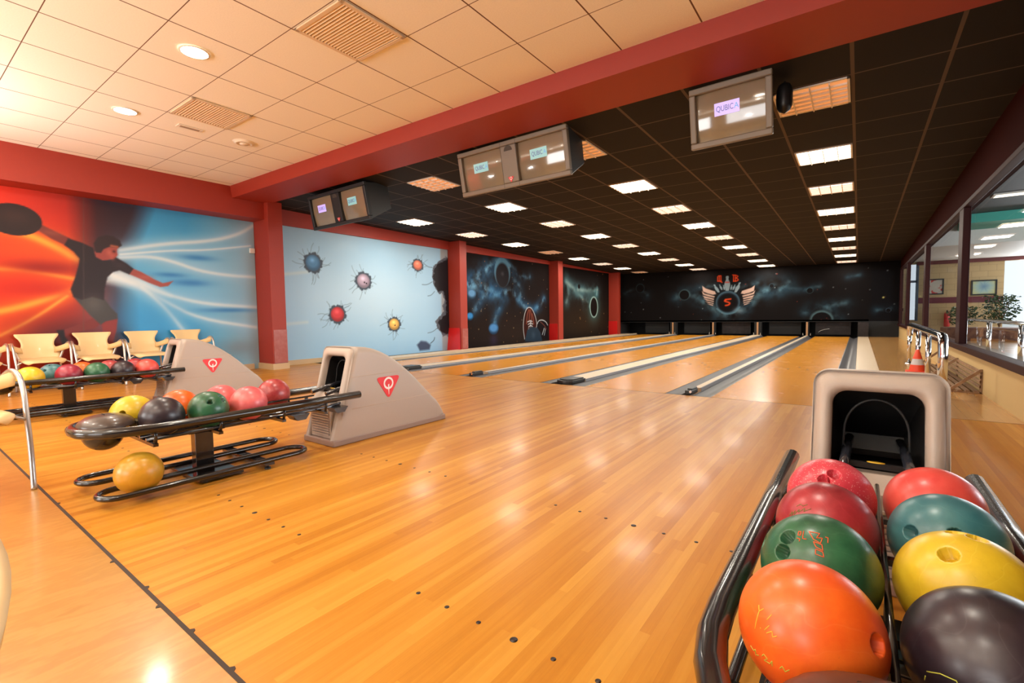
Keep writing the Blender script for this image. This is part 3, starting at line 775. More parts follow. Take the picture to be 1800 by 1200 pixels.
sball(402, 525, 34, (90, 135, 175)); sball(388, 702, 27, (55, 125, 185)); sball(575, 800, 38, (75, 130, 185)); A.glow(K5(575, 890), .2, .2, (55, 45, 80), .5)
WH = (190, 200, 205)
def shoe(P, st, lace):
    A.poly([K5(*q) for q in P], (52, 22, 18), .03)
    for s_ in st: A.line([K5(*q) for q in s_], .022, (150, 84, 66), .9)
    A.line([K5(*q) for q in P], .018, WH, .95)
    for s_ in lace: A.line([K5(*q) for q in s_], .02, WH, .95)
A.poly([K5(*q) for q in [(905,800),(925,740),(950,728),(985,740),(1003,770),(1003,880),(940,880)]], (24, 20, 22), .03)
shoe([(820,880),(808,800),(812,720),(828,650),(855,625),(882,645),(905,700),(918,760),(912,800),(850,800)], [[(835,760),(840,690),(852,650)], [(855,740),(858,690),(858,650)], [(875,740),(872,690),(866,650)], [(892,760),(888,720),(880,680)]], [[(843,745),(865,735),(880,742)], [(848,765),(868,752),(884,762)], [(852,785),(868,770),(882,782)], [(866,735),(868,785)]])
A.line([K5(*q) for q in [(920,760),(930,735),(960,728),(990,745),(1002,770)]], .018, WH); A.line([K5(*q) for q in [(975,795),(960,845)]], .018, WH); A.line([K5(*q) for q in [(985,800),(975,850)]], .015, WH); A.line([K5(*q) for q in [(945,745),(975,770),(990,800)]], .02, (120, 66, 54), .8)
A.poly([K5(*q) for q in [(822,900),(840,810),(870,785),(920,790),(945,830),(960,900)]], (38, 52, 66), .04); A.glow(K5(890, 850), .12, .12, (58, 76, 92), .6)
A.stars(45, 3, [(200, 170, 120), (160, 150, 150), (180, 110, 60)])
A.build('mural', 'dark space mural with blue nebula and striped bowling shoes', 'x', XL, .8, .08)
# --- planet mural
A = Art(15.32, 20.155, .0, 2.82, .02)
A.C[:] = A.col((20, 15, 14)); A.glow(K5(1300, 750), 3, .9, (46, 32, 20), .9)
nb = np.clip(A.noise(2.2, 19)*2.4-.6, 0, 1.2)
for pts, w in (([(1150,420),(1170,500),(1150,590)], .2), ([(1150,430),(1240,510),(1290,580),(1340,620)], .25), ([(1240,490),(1320,500),(1395,490)], .22), ([(1395,470),(1390,530)], .12)):
    A.line([K5(*q) for q in pts], w*1.3, (62, 92, 100), .85, mod=nb); A.line([K5(*q) for q in pts], w*.4, (140, 168, 165), .6, mod=nb)
c = K5(1368, 628); e = K5(1400, 628); g = K5(1368, 712); rx, ry = abs(e[0]-c[0]), abs(c[1]-g[1])
A.glow(c, rx*1.3, ry*1.25, (70, 120, 125), .8); A.disc(c, rx, ry, (150, 178, 172), .12, .9); A.disc(c, rx*.82, ry*.88, (20, 14, 12), .12)
A.disc(K5(1250, 465), .10, .09, (20, 16, 18), .3); A.stars(15, 8, [(200, 150, 90)])
A.build('mural', 'dark mural of a black ringed planet, past the third column', 'x', XL, .8, .08)
A = Art(20.39, 21.2, .0, 2.75, .03); A.C[:] = A.col((14, 12, 13)); A.build('mural', 'black painted end piece of the left wall beside the farthest column', 'x', XL, .8, .08)
# --- masking wall over the pins
def KB(x, y): return Bf(1100+x/6.923, 450+y/6.923)
def KC(x, y): return Bf(1360+x/6.923, 450+y/6.923)
A = Art(-9.2, XR, .56, 2.86, .0195)
A.C[:] = A.col((17, 14, 14)); A.blend(np.clip((A.U-.27)/.1, 0, 1)*.6, (14, 14, 18))
nb = np.clip(A.noise(2.0, 29)*2.6-.75, 0, 1.2); nb2 = np.clip(A.noise(4.5, 31)*2.8-.9, 0, 1)
for K, pts, w, a in ((KB, [(0,450),(90,410),(180,400),(260,470)], .18, .5), (KB, [(620,500),(720,450),(830,480),(940,540)], .28, .7), (KB, [(930,380),(1050,360),(1240,400),(1450,360),(1600,330)], .2, .6), (KB, [(960,560),(1080,650),(1200,720),(1350,690),(1500,620),(1600,480),(1700,430),(1800,380)], .3, .85), (KC, [(-100,420),(20,440),(120,380),(190,320)], .22, .8), (KC, [(190,400),(330,410),(450,390),(560,370)], .12, .7), (KC, [(380,680),(500,610),(650,620),(760,590),(870,570)], .2, .8), (KC, [(650,620),(740,720),(800,780)], .2, .7), (KC, [(900,255),(980,245),(1040,230)], .1, .6), (KC, [(1260,660),(1330,650),(1420,630)], .12, .7)):
    A.line([K(*q) for q in pts], w*1.4, (34, 56, 70), a*.9, mod=nb); A.line([K(*q) for q in pts], w*.5, (84, 120, 134), a*.65, mod=nb2)
def planet(c, e, rim, lift=.18, fill=(15, 13, 14)):
    r = abs(e[0]-c[0]); A.disc((c[0], c[1]+r*.0), r*1.12, r*1.12, rim, .25, .75); A.disc((c[0], c[1]-r*lift*.3), r*.98, r*.98, fill, .15)
planet(KB(175, 390), KB(222, 390), (44, 60, 66)); planet(KB(712, 470), KB(772, 470), (66, 92, 98)); planet(KB(1775, 360), KB(1802, 360), (54, 80, 96)); planet(KC(440, 418), KC(478, 418), (62, 92, 100)); planet(KC(1395, 658), KC(1425, 658), (90, 110, 135))
planet(KC(582, 780), KC(710, 780), (96, 136, 146))
# emblem: ball, wings, pins
BC = KB(1240, 560); BR = abs(KB(1388, 560)[0]-BC[0])
PINC = (120, 138, 146)
def pin(cx, y0, y1, w, tilt=0):
    a = KB(cx+tilt, y1); b = KB(cx, y0); h = b[1]-a[1]; L = [(0,-.02),(.55,0),(.7,.15),(.95,.38),(.85,.55),(.42,.74),(.38,.80),(.5,.90),(.42,.98),(0,1)]
    W_ = abs(KB(cx+w, 0)[0]-KB(cx, 0)[0]); ax = lambda t: a[0]+(b[0]-a[0])*t
    A.poly([(ax(t)+W_*q, a[1]+h*t) for q, t in L]+[(ax(t)-W_*q, a[1]+h*t) for q, t in L[::-1]], PINC, .02)
pin(1075, 345, 440, 22, 55); pin(1390, 318, 440, 26, -55); pin(1140, 345, 410, 14, 30); pin(1330, 345, 410, 14, -25); pin(1190, 350, 410, 12, 10); pin(1290, 350, 410, 12, -10); pin(1235, 240, 420, 38)
A.line([KB(1215, 318), KB(1255, 318)], .03, (170, 50, 40), .8)
WG = (176, 148, 134)
for pts in ([(930,362),(940,430),(1000,455),(1060,470),(1100,462),(1085,430),(1030,412),(970,392)], [(925,425),(940,468),(1000,488),(1075,505),(1085,488),(1020,470),(960,455)], [(935,480),(960,512),(1010,520),(1070,534),(1075,518),(1020,502)], [(945,515),(985,542),(1030,548),(1070,560),(1072,546),(1020,532)], [(965,550),(1005,570),(1040,574),(1068,585),(1068,572),(1020,558)], [(990,578),(1030,596),(1062,605),(1060,592),(1025,582)]):
    A.poly([KB(*q) for q in pts], WG, .03); A.poly([KB(2*1245-x+10, y-8) for x, y in pts], WG, .03)
A.disc(BC, BR, BR, (62, 88, 104), .10); A.disc((BC[0], BC[1]-BR*.04), BR*.9, BR*.88, (24, 30, 38), .2); A.disc((BC[0], BC[1]-BR*.05), BR*.78, BR*.78, (16, 13, 14), .25)
A.glow(KB(1370, 660), .18, .12, (120, 140, 150), .6); A.line([KB(1110, 640), KB(1180, 695), KB(1250, 706), KB(1330, 685), KB(1385, 620)], .035, (84, 122, 140), .8)
OR = (205, 66, 30)
for s_ in ([(1205,545),(1215,528),(1275,522)], [(1215,530),(1205,550),(1250,560),(1270,575),(1250,595),(1215,600)]): A.line([KB(*q) for q in s_], .035, OR, 1)
for s_ in ([(1118,250),(1118,300)], [(1128,240),(1150,240)], [(1158,238),(1158,310)], [(1118,305),(1160,305)], [(1138,242),(1138,300)], [(1150,305),(1172,320)]): A.line([KB(*q) for q in s_], .021, OR, 1)
for s_ in ([(1312,230),(1312,305)], [(1335,230),(1335,305)], [(1312,232),(1355,236),(1368,250),(1340,264)], [(1335,264),(1370,280),(1362,302),(1312,306)], [(1300,228),(1320,232)]): A.line([KB(*q) for q in s_], .021, OR, 1)
A.glow(KC(1335, 502), .03, .03, (215, 205, 120), 1); A.stars(40, 5, [(150, 160, 165), (110, 120, 125), (140, 60, 50)])
A.build('mural', 'black space mural above the pins with a winged ball emblem', 'y', YB, .8, .08)
tag(MB().box(-9.2, YB, .54, .27, YB+.06, .62).box(.27, YB+.001, 0, XR, YB+.06, .6).build('masking_edge', M_pit), 'black lower edge of the masking wall above the pits', 'panel')

# ------------------------------------------------------------------ ceiling lights over the lanes
def emis(name, c, s):
    return mat(name, (c[0]*.8, c[1]*.8, c[2]*.8, 1), .5, emit=c+(1,), estr=s)
M_lit = emis('tube_light_bright', (1.0, .90, .72), LIT)
M_half = emis('tube_light_half', (1.0, .80, .66), LIT*.30)
M_off = emis('tube_light_off_glow', (1.0, .46, .16), .42)  # switched-off panel; emission paints in its reflected amber light
M_louv = mat('louvre_silver', (.85,.80,.76,1), .35)
M_louvl = mat('louvre_lit', (.80,.72,.62,1), .35, emit=(1,.85,.65,1), estr=.5)
P_ = .633
rowname = ['first', 'second', 'third', 'fourth', 'fifth', 'sixth', 'seventh', 'eighth', 'ninth']
colname = {0: 'rightmost line of lane lights', 1: 'second line from the right', 2: 'third line from the right', 3: 'leftmost line of lane lights'}
states = {0: 'olhlhlhlh', 1: 'olhlhlhll', 2: 'olhlhlhlh', 3: 'xlhlolhlo'}
PROT = {}
def lane_light(st):
    if st in PROT: return copy_tree(PROT[st])
    t = thing('lane_ceiling_light', '', 'ceiling light'); PROT[st] = t
    h = P_/2-.02
    f = MB()
    for q in ((-h, -h, h, -h+.02), (-h, h-.02, h, h), (-h, -h, -h+.02, h), (h-.02, -h, h, h)): f.box(q[0], q[1], -.012, q[2], q[3], .0)
    f.build('frame', M_louv, t)
    MB().box(-h+.02, -h+.02, -.004, h-.02, h-.02, -.002).build('diffuser', {'l': M_lit, 'h': M_half, 'o': M_off}[st], t)
    g = MB(); mat_l = M_louvl if st == 'l' else M_louv
    for q in range(1, 4):
        x = -h+2*h*q/4; g.box(x-.005, -h+.02, -.030, x+.005, h-.02, -.006)
    for q in range(1, 6):
        y = -h+2*h*q/6; g.box(-h+.02, y-.005, -.026, h-.02, y+.005, -.008)
    g.build('louvre', mat_l, t)
    if st != 'o':
        d_ = bpy.data.lights.new('lane_lamp', 'AREA'); d_.shape = 'SQUARE'; d_.size = .5; d_.energy = LANEW if st == 'l' else LANEW*.45; d_.color = (1, .92, .80)
        o_ = bpy.data.objects.new('lane_lamp', d_); COL.objects.link(o_); o_.parent = t; o_.location = (0, 0, -.034)
    return t
for c in range(4):
    for k_ in range(9):
        st = states[c][k_]
        if st == 'x': continue
        x = -.09-P_*(4*c)-P_/2; y = 5.08+1.90*k_+P_/2
        t = lane_light(st)
        t.location = (x, y, zb(x, y)); t.rotation_euler = (math.atan(-.018), math.atan(.016), 0)
        t['label'] = {'l': 'bright', 'h': 'half lit', 'o': 'dim amber'}[st]+' square light, '+rowname[k_]+' from the beam, '+colname[c]
        t['group'] = 'square louvred lights over the lanes'

# ------------------------------------------------------------------ fittings in the cream ceiling
M_down = mat('downlight_lens', (1,.95,.85,1), .4, emit=(1.0,.86,.60,1), estr=26)
M_rim = mat('downlight_rim', (.85,.75,.6,1), .35)
def downlight(x, y, label, watt=DL):
    t = thing('ceiling_downlight', label, 'ceiling light', (x, y, zc(x)), 0, 'round downlights in the cream ceiling')
    MB().lathe([(.098, .0), (.115, -.004), (.112, -.010), (.098, -.010)]).build('rim', M_rim, t)
    MB().lathe([(0, -.006), (.10, -.006)], smooth=False).build('lens', M_down, t)
    d = bpy.data.lights.new('downlight_lamp', 'AREA'); d.shape = 'DISK'; d.size = .19; d.energy = watt; d.color = (1, .92, .80)
    o = bpy.data.objects.new('downlight_lamp', d); COL.objects.link(o); o.parent = t; o.location = (0, 0, -.02)
downlight(-4.54, 1.73, 'nearer round glowing downlight beside the big ceiling vent')
downlight(-6.47, 1.76, 'farther round glowing downlight toward the bowler mural')
for i, (x, y) in enumerate(((-2.62, 1.75), (-.70, 1.75), (-4.54, -.65), (-6.47, -.65), (-2.62, -.65), (-.70, -.65), (-8.2, -.65), (-6.4, -3.0), (-2.6, -3.0))):
    downlight(x, y, 'round downlight in the cream ceiling outside the photograph', DL)
def fill_uplighter(x, y, watt, label):  # unseen uplighter, added to brighten and whiten the ceiling
    t = thing('fill_uplighter', label, 'lamp', (x, y, 0), 0, 'added unseen uplighters brightening the ceiling')
    MB().lathe([(0, 0), (.15, 0), (.15, .02), (.02, .035), (.014, .05), (.014, 1.72), (.03, 1.74)]).build('pole', M_blacktube, t)
    MB().lathe([(.03, 1.74), (.10, 1.76), (.19, 1.84), (.20, 1.86), (.18, 1.86), (.09, 1.79), (0, 1.78)]).build('lamp_shade', M_white, t)
    d = bpy.data.lights.new('ceiling_fill_lamp', 'AREA'); d.shape = 'DISK'; d.size = .3; d.energy = watt; d.color = (1, .96, .90)
    o = bpy.data.objects.new('ceiling_fill_lamp', d); COL.objects.link(o); o.parent = t; o.location = (0, 0, 1.87); o.rotation_euler = (PI, 0, 0)
fill_uplighter(-7.3, -.75, UPW, 'added uplighter brightening the ceiling, out of view at the left')
fill_uplighter(-4.6, -1.7, UPW*.8, 'added uplighter brightening the ceiling, behind the viewer, middle of the lounge')
fill_uplighter(-1.2, -2.2, UPW*.9, 'added uplighter brightening the ceiling, behind the viewer, toward the windows')
def vent(x0, x1, y0, y1, label):
    cx, cy = (x0+x1)/2, (y0+y1)/2
    t = thing('ceiling_vent', label, 'vent', (cx, cy, zc(cx)), 0, 'square slatted vents in the cream ceiling'); t.rotation_euler = (0, math.atan(.018), 0)
    w, h = (x1-x0)/2-.008, (y1-y0)/2-.008
    M_v = mat('vent_cream', (.72,.55,.35,1), .4)
    f = MB(); b = .035
    for q in ((-w, -h, w, -h+b), (-w, h-b, w, h), (-w, -h, -w+b, h), (w-b, -h, w, h)): f.box(q[0], q[1], -.014, q[2], q[3], .0)
    f.build('frame', M_v, t, bevel=.004)
    MB().box(-w+b, -h+b, -.004, w-b, h-b, -.002).build('backing', mat('vent_dark', (.10,.045,.018,1), .8), t)
    s = MB(); n = 19
    for q in range(n):
        y = -h+b+(2*h-2*b)*(q+.5)/n
        s.add([(-w+b, y-.011, -.003), (w-b, y-.011, -.003), (w-b, y+.003, -.014), (-w+b, y+.003, -.014), (w-b, y+.006, -.012), (-w+b, y+.006, -.012)], [(0,1,2,3), (3,2,4,5)])
    s.build('slats', M_v, t)
vent(-3.565, -2.935, 2.045, 2.64, 'larger slatted square ceiling vent at the top of the photograph')
vent(-6.14, -5.49, 2.05, 2.655, 'farther slatted square ceiling vent between the downlights and the beam')
t = thing('slot_vent', 'small rectangular slot fitting in the cream ceiling beside the farther vent', 'vent', (-6.46, 2.37, zc(-6.46)))
MB().box(-.055, -.13, -.008, .055, .13, 0).build('frame', M_rim, t, bevel=.006)
MB().box(-.022, -.10, -.011, .022, .10, -.008).build('slot', mat('slot_grey', (.36,.25,.15,1), .5), t)
t = thing('round_diffuser', 'unlit round cream ceiling diffuser near the red corner', 'vent', (-6.45, 2.98, zc(-6.45)))
MB().lathe([(.0, -.030), (.05, -.030), (.055, -.012), (.075, -.012), (.08, -.026), (.105, -.022), (.11, -.008), (.125, -.006), (.13, 0)]).build('rings', M_rim, t)

# ------------------------------------------------------------------ writing helper
def text_mesh(name, body, size, material, parent, M, extrude=.001):
    cu = bpy.data.curves.new(name, 'FONT'); cu.body = body; cu.size = size; cu.extrude = extrude; cu.align_x = 'CENTER'; cu.align_y = 'CENTER'
    tmp = bpy.data.objects.new(name+'_tmp', cu)
    COL.objects.link(tmp); dg = bpy.context.evaluated_depsgraph_get()
    me = bpy.data.meshes.new_from_object(tmp.evaluated_get(dg)); me.name = name
    bpy.data.objects.remove(tmp); me.transform(M); me.materials.clear(); me.materials.append(material)
    o = bpy.data.objects.new(name, me); COL.objects.link(o); o.parent = parent
    return o
def emblem(parent, M, s=1.0):
    """red rounded triangle with a pale Q, built in the XY plane facing +Z then placed with M"""
    def rt(pts, r=.09):
        out = []
        n = len(pts)
        for i in range(n):
            p = Vector(pts[i]); a = (Vector(pts[i-1])-p).normalized(); b = (Vector(pts[(i+1) % n])-p).normalized()
            for q in range(5):
                t_ = q/4; p0 = p+a*r; p2 = p+b*r
                out.append(tuple((1-t_)**2*p0+2*t_*(1-t_)*p+t_**2*p2))
        return out
    tri = [(x*s, y*s) for x, y in rt([(-.60, .36), (0, -.55), (.60, .36)], .20)]
    MB().prism(tri, 0, .0025, 'z', M=M).build('logo', M_logo_red, parent)
    q = MB(); n = 28; rows = []
    for r_, w_ in ((.145, 0), (.245, 0)):
        rows.append([(s*(r_+(.0 if r_ > .2 else .03*abs(math.cos(2*PI*k/n))))*math.cos(2*PI*k/n)*.98, s*(.09+(r_ if r_ > .2 else r_+.02)*math.sin(2*PI*k/n)), .0034) for k in range(n)])
    q.grid(rows, False, closed=True, M=M)
    q.add([(-.035*s, .03*s, .0036), (.035*s, .06*s, .0036), (.012*s, -.36*s, .0036), (-.005*s, -.36*s, .0036)], [(0,1,2,3)], M=M)
    q.build('logo_letter', M_logo_white, parent)

# ------------------------------------------------------------------ ball return hoods
def arch(w, h, r, nb=8):
    """inverted U from bottom right over the top to bottom left, (x, z)"""
    pts = [(w, 0), (w, (h-r)*.5), (w, h-r)]
    pts += [(w-r+r*math.cos(a), h-r+r*math.sin(a)) for a in [PI/2*q/nb for q in range(1, nb+1)]]
    return pts+[(-x, z) for x, z in pts[::-1]]
def make_hood(label):
    t = thing('ball_return_hood', label, 'ball return', (0, 1.95, 0))
    W = .195
    prof = [(.20, .7225), (.26, .722), (.33, .716), (.40, .70), (.47, .674), (.54, .640), (.61, .598), (.68, .548), (.75, .492), (.82, .430), (.89, .362), (.96, .295), (1.02, .238), (1.06, .205), (1.065, .200), (1.10, .160), (1.135, .105), (1.15, .055)]
    L = 1.15; sh = MB(); rows = []
    def ring(y0, y1, w, h, r, dz=0.0):
        return [(x, y0+(y1-y0)*(z/h), z+dz) for x, z in arch(w, h, r)]
    n = len(prof)
    rows.append([(x, .014+(.205-.014)*(z/.72)+.0, max(z, .045)) for x, z in arch(W-.012, .712, .045)])
    rows.append([(x, .002+(.190)*(z/.72), max(z, .045)) for x, z in arch(W-.030, .696, .035)][:0] or [(x, .030+.19*(z/.72), max(z, .045)) for x, z in arch(W-.003, .720, .05)])
    for i, (y, h) in enumerate(prof):
        y0 = .05+(y-.2)*(L-.05)/(L-.2); r = min(.05, h*.4); w = W if i < n-3 else W-.004*(i-n+4)
        rows.append([(x, y0+(y-y0)*(z/h), max(z, .045)) for x, z in arch(w, h, r)])
    sh.grid(rows, True)
    # front rim: from the outer front edge inward to the opening
    o0 = rows[0]
    def inner(w, h, zb_, r, dy, scale=1):
        P = arch(w, h-zb_, r); out = []
        for x, z in P:
            zz = zb_+z; out.append((x, .0+.19*(zz/.72)+dy, zz))
        return out
    i1 = inner(.152, .672, .045, .05, -.010); i2 = inner(.134, .652, .045, .05, .008); i3 = inner(.132, .649, .045, .05, .05)
    sh.grid([i3, i2, i1, [(x*.985, y-.006, z) for x, y, z in o0], o0], True)
    sh.build('shell', M_hood, t)
    # liner
    li = MB(); rr = [inner(.132, .649, .36, .05, .045)]
    for dy, w, h in ((.12, .128, .60), (.30, .12, .52), (.42, .10, .42)):
        rr.append([(x, y+dy, min(z, h)) for x, y, z in inner(w, .649, .36, .05, 0)])
    li.grid(rr, True)
    k_ = len(rr[-1]); li.add(rr[-1], [list(range(k_))])
    li.box(-.13, .05, .30, .13, .6, .315)
    li.build('liner', M_blackplastic, t)
    # gasket arch inside the mouth
    ga = [(.096*math.cos(a), .24, .49+.125*math.sin(a)) for a in [PI*q/18 for q in range(19)]]
    MB().tube([(.10, .22, .38)]+ga+[(-.10, .22, .38)], .0045, 8).build('gasket', mat('gasket_grey', (.012,.012,.013,1), .6), t)
    # lower front panel with horizontal ribs
    p = MB(); p.box(-.131, .03, .05, .131, .12, .325)
    for q in range(11):
        z = .075+q*.019; p.box(-.112, .018, z, .112, .032, z+.009)
    p.add([(-.131, .03, .325), (.131, .03, .325), (.131, .10, .375), (-.131, .10, .375), (-.131, .2, .36), (.131, .2, .36)], [(0,1,2,3), (3,2,5,4)])
    p.build('vent_panel', M_hood, t)
    MB().box(-.198, .0, 0, .198, L+.01, .047).build('skirt', M_hoodbase, t, bevel=.008)
    # moulding seams
    se = MB()
    for s in (-1, 1):
        for z, ya, yb in ((.505, .17, .735), (.265, .17, .99)):
            se.tube([(s*(W+.0), ya, z-.008), (s*(W+.0), yb, z)], .0016, 6)
        se.tube([(s*(W+.0), .20+.0*z, .67), (s*(W+.0), .155, .5), (s*(W), .10, .30), (s*W, .085, .22)], .0014, 6)
    se.build('seams', mat('seam_pale', (.52,.40,.30,1), .5), t)
    M1 = Matrix.Translation((W+.0005, .515, .395)) @ Matrix(((0,0,1,0),(1,0,0,0),(0,1,0,0),(0,0,0,1)))
    emblem(t, M1, .205)
    M2 = Matrix.Translation((-W-.0005, .515, .395)) @ Matrix(((0,0,-1,0),(-1,0,0,0),(0,1,0,0),(0,0,0,1)))
    emblem(t, M2, .205)
    # guide rails and sticker bar inside the mouth
    g = MB()
    for s in (-1, 1): g.tube([(s*.095, .02, .385), (s*.085, .24, .43), (s*.08, .40, .43)], .016, 12)
    g.build('guide_rails', M_chromeblue, t)
    b = MB().box(-.10, .13, .385, .10, .145, .405).build('cross_bar', M_blackplastic, t)
    MB().lathe([(0, 0), (.026, 0), (.026, .002), (0, .002)], (0, 0, 0), 20, M=Matrix.Translation((0, .1375, .4055)) @ Matrix.Scale(.45, 4, (0, 1, 0))).build('sticker', mat('yellow_sticker', (.7,.42,.03,1), .5), b)
    return t
XC = [.058, -3.265, -6.588]
h0 = make_hood('grey beige ball return hood seen from the front, behind the nearest ball rack'); h0.location = (XC[0], 1.95, 0); h0['group'] = 'ball return hoods'
h1 = relabel(copy_tree(h0), 'middle ball return hood with red Q logo, seen side on beside the middle rack', (XC[1], 1.95, 0))
h2 = relabel(copy_tree(h0), 'farthest ball return hood, in front of the row of wall chairs', (XC[2], 1.95, 0))

# ------------------------------------------------------------------ ball racks
def stadium(x, ya, yb, w, z, n=10):
    pts = [(x+w*math.cos(a), yb-w+w*math.sin(a), z) for a in [PI*q/n for q in range(n+1)]]
    return pts+[(x-w*math.cos(a), ya+w-w*math.sin(a), z) for a in [PI*q/n for q in range(n+1)]]
def make_rack(label):
    t = thing('ball_rack', label, 'ball rack', (0, .57, 0))
    w = .262; path = [(w, 1.57, .374), (w, 1.0, .374), (w, .38, .374)]
    path += [(w*.5+w*.5*math.cos(a)+0, .38-.20*math.sin(a), .374) for a in []]
    n = 14
    for q in range(1, n):
        a = PI*q/n; sx = math.copysign(abs(math.cos(a))**.8, math.cos(a)); path.append((w*sx, .38-.36*math.sin(a)**.9, .374))
    path += [(-w, .38, .374), (-w, 1.0, .374), (-w, 1.57, .374)]
    MB().tube(path, .0265, 14).build('outer_rail', M_blacktube, t)
    r = MB()
    for cx in (-.115, .115):
        for s in (-.052, .052): r.tube([(cx+s, .28, .300), (cx+s, 1.36, .300), (cx+s*.9, 1.60, .335)], .011, 10)
    r.build('inner_rails', M_chromeblue, t)
    MB().tube([(0, .26, .372), (0, 1.36, .372)], .0065, 8).build('divider_rod', M_blacktube, t)
    for y in (.30, .62, 1.0, 1.30):
        b = MB()
        b.box(-.25, y-.012, .272, .25, y+.012, .289)
        for s in (-1, 1): b.tube([(s*.24, y, .28), (s*.262, y, .36)], .009, 8)
        b.box(-.006, y-.01, .28, .006, y+.01, .37)
        b.build('cross_bracket', M_blacktube, t)
    for y in (1.12, 1.42):
        for xa in (.15, -.25): MB().prism([(y-.06, .30), (y+.06, .30), (y+.03, .262), (y-.03, .262)], xa, xa+.10, 'x').build('gusset', M_blacktube, t)
    # hand dryer dome at the end of the rack
    n = 20; dm = MB(); rows = []
    for i in range(9):
        v = i/8; rows.append([(.150*math.cos(2*PI*k/n)*math.sin(PI/2*v)**.9, .155+.125*math.sin(2*PI*k/n)*math.sin(PI/2*v)**.9, .388+.060*math.cos(PI/2*v)) for k in range(n)])
    dm.grid(rows, True, closed=True)
    d = dm.build('dryer_dome', mat('bronze_grey_plastic', (.055,.034,.026,1), .33, coat=.2), t)
    sl = MB()
    for q in range(9): sl.box(-.02-.0*q, .062+q*.010, .418+.0036*min(q, 8), .03, .065+q*.010, .4215+.0036*min(q, 8))
    for q in range(8): sl.lathe([(0, .001), (.006, .001), (.006, 0)], (-.045+.03*(q % 4), .175+.025*(q//4), .4465-.004*(q//4)-.0018*abs(q % 4-1.5)), 8)
    sl.build('dryer_slots', M_pit, d)
    rows = []
    for i in range(9):
        v = i/8; rows.append([(.115*math.cos(2*PI*k/n)*math.sin(PI/2*v), .140+.095*math.sin(2*PI*k/n)*math.sin(PI/2*v), .375-.12*math.cos(PI/2*v)**.8) for k in range(n)])
    MB().grid(rows, True, closed=True).build('dryer_bowl', M_blacktube, t)
    MB().box(-.10, .262, .345, .10, .285, .40).build('stop_block', M_blackplastic, t)
    MB().box(-.035, .56, .02, .035, .66, .28).box(-.06, .52, .262, .06, .72, .275).build('post', M_blacktube, t, bevel=.004)
    MB().box(-.24, .50, .012, .24, .74, .026).tube([(0, .60, 0), (0, .60, .014)], .10, 20).build('base_plate', M_blacktube, t)
    for s in (-1, 1):
        MB().tube(stadium(s*.195, .06, 1.15, .093, .058), .0155, 10, closed=True).build('lower_rail', M_blacktube, t)
    MB().box(-.30, .84, .028, .30, .90, .046).build('lower_cross_bar', M_blacktube, t)
    for s in (-1, 1):
        MB().lathe([(.018, 0), (.018, .012), (.008, .014), (.008, .03)], (s*.27, .87, 0), 10).build('foot', M_blackplastic, t)
        MB().lathe([(.018, 0), (.018, .012), (.008, .014), (.008, .03)], (s*.20, .54, 0), 10).build('foot', M_blackplastic, t)
    return t
r0 = make_rack('black tubular ball rack in the right foreground full of large balls'); r0.location = (XC[0], .57, 0); r0['group'] = 'black ball racks'
relabel(copy_tree(r0), 'middle black ball rack with a yellow ball on its lower rails', (XC[1], .57, 0))
relabel(copy_tree(r0), 'farthest black ball rack in front of the wall chairs', (XC[2], .57, 0))

# ------------------------------------------------------------------ bowling balls
BR_ = .1085; RZ = .300
def ball_mat(name, c1, c2, rough=.26, scale=7, speck=None, lo=.35, hi=.65):
    k = NT(name); tc = k.n('ShaderNodeTexCoord'); v = tc.outputs['Object']
    n1 = k.noise(v, scale, 6, .65); c = k.ramp(n1, [(lo, c1+(1,)), (hi, c2+(1,))])
    n2 = k.noise(v, 55, 5, .8); dk = k.ramp(n2, [(.60, (0, 0, 0, 1)), (.78, (1, 1, 1, 1))])
    c = k.mix(k.math('MULTIPLY', dk, .28), c, (c1[0]*.25, c1[1]*.2, c1[2]*.2, 1))
    if speck:
        vo = k.n('ShaderNodeTexVoronoi'); vo.inputs['Scale'].default_value = 170; k.L(v, vo.inputs['Vector'])
        c = k.mix(k.math('MULTIPLY', k.math('LESS_THAN', vo.outputs['Distance'], .22), .7), c, speck+(1,))
    # fine scratches
    w = k.n('ShaderNodeTexWave'); w.inputs['Scale'].default_value = 6; w.inputs['Distortion'].default_value = 14; w.inputs['Detail'].default_value = 3; k.L(v, w.inputs['Vector'])
    scr = k.math('GREATER_THAN', w.outputs['Fac'], .993)
    c = k.mix(k.math('MULTIPLY', scr, .07), c, (min(1, c2[0]*1.6+.1), min(1, c2[1]*1.6+.1), min(1, c2[2]*1.6+.1), 1))
    k.L(c, k.b.inputs['Base Color'])
    k.L(k.math('ADD', k.math('MULTIPLY', n2, .25), rough-.04), k.b.inputs['Roughness'])
    k.b.inputs['Coat Weight'].default_value = .12; k.b.inputs['Coat Roughness'].default_value = .22
    bp = k.n('ShaderNodeBump'); bp.inputs['Strength'].default_value = .12; bp.inputs['Distance'].default_value = .001
    k.L(n2, bp.inputs['Height']); k.L(bp.outputs['Normal'], k.b.inputs['Normal'])
    return k.m
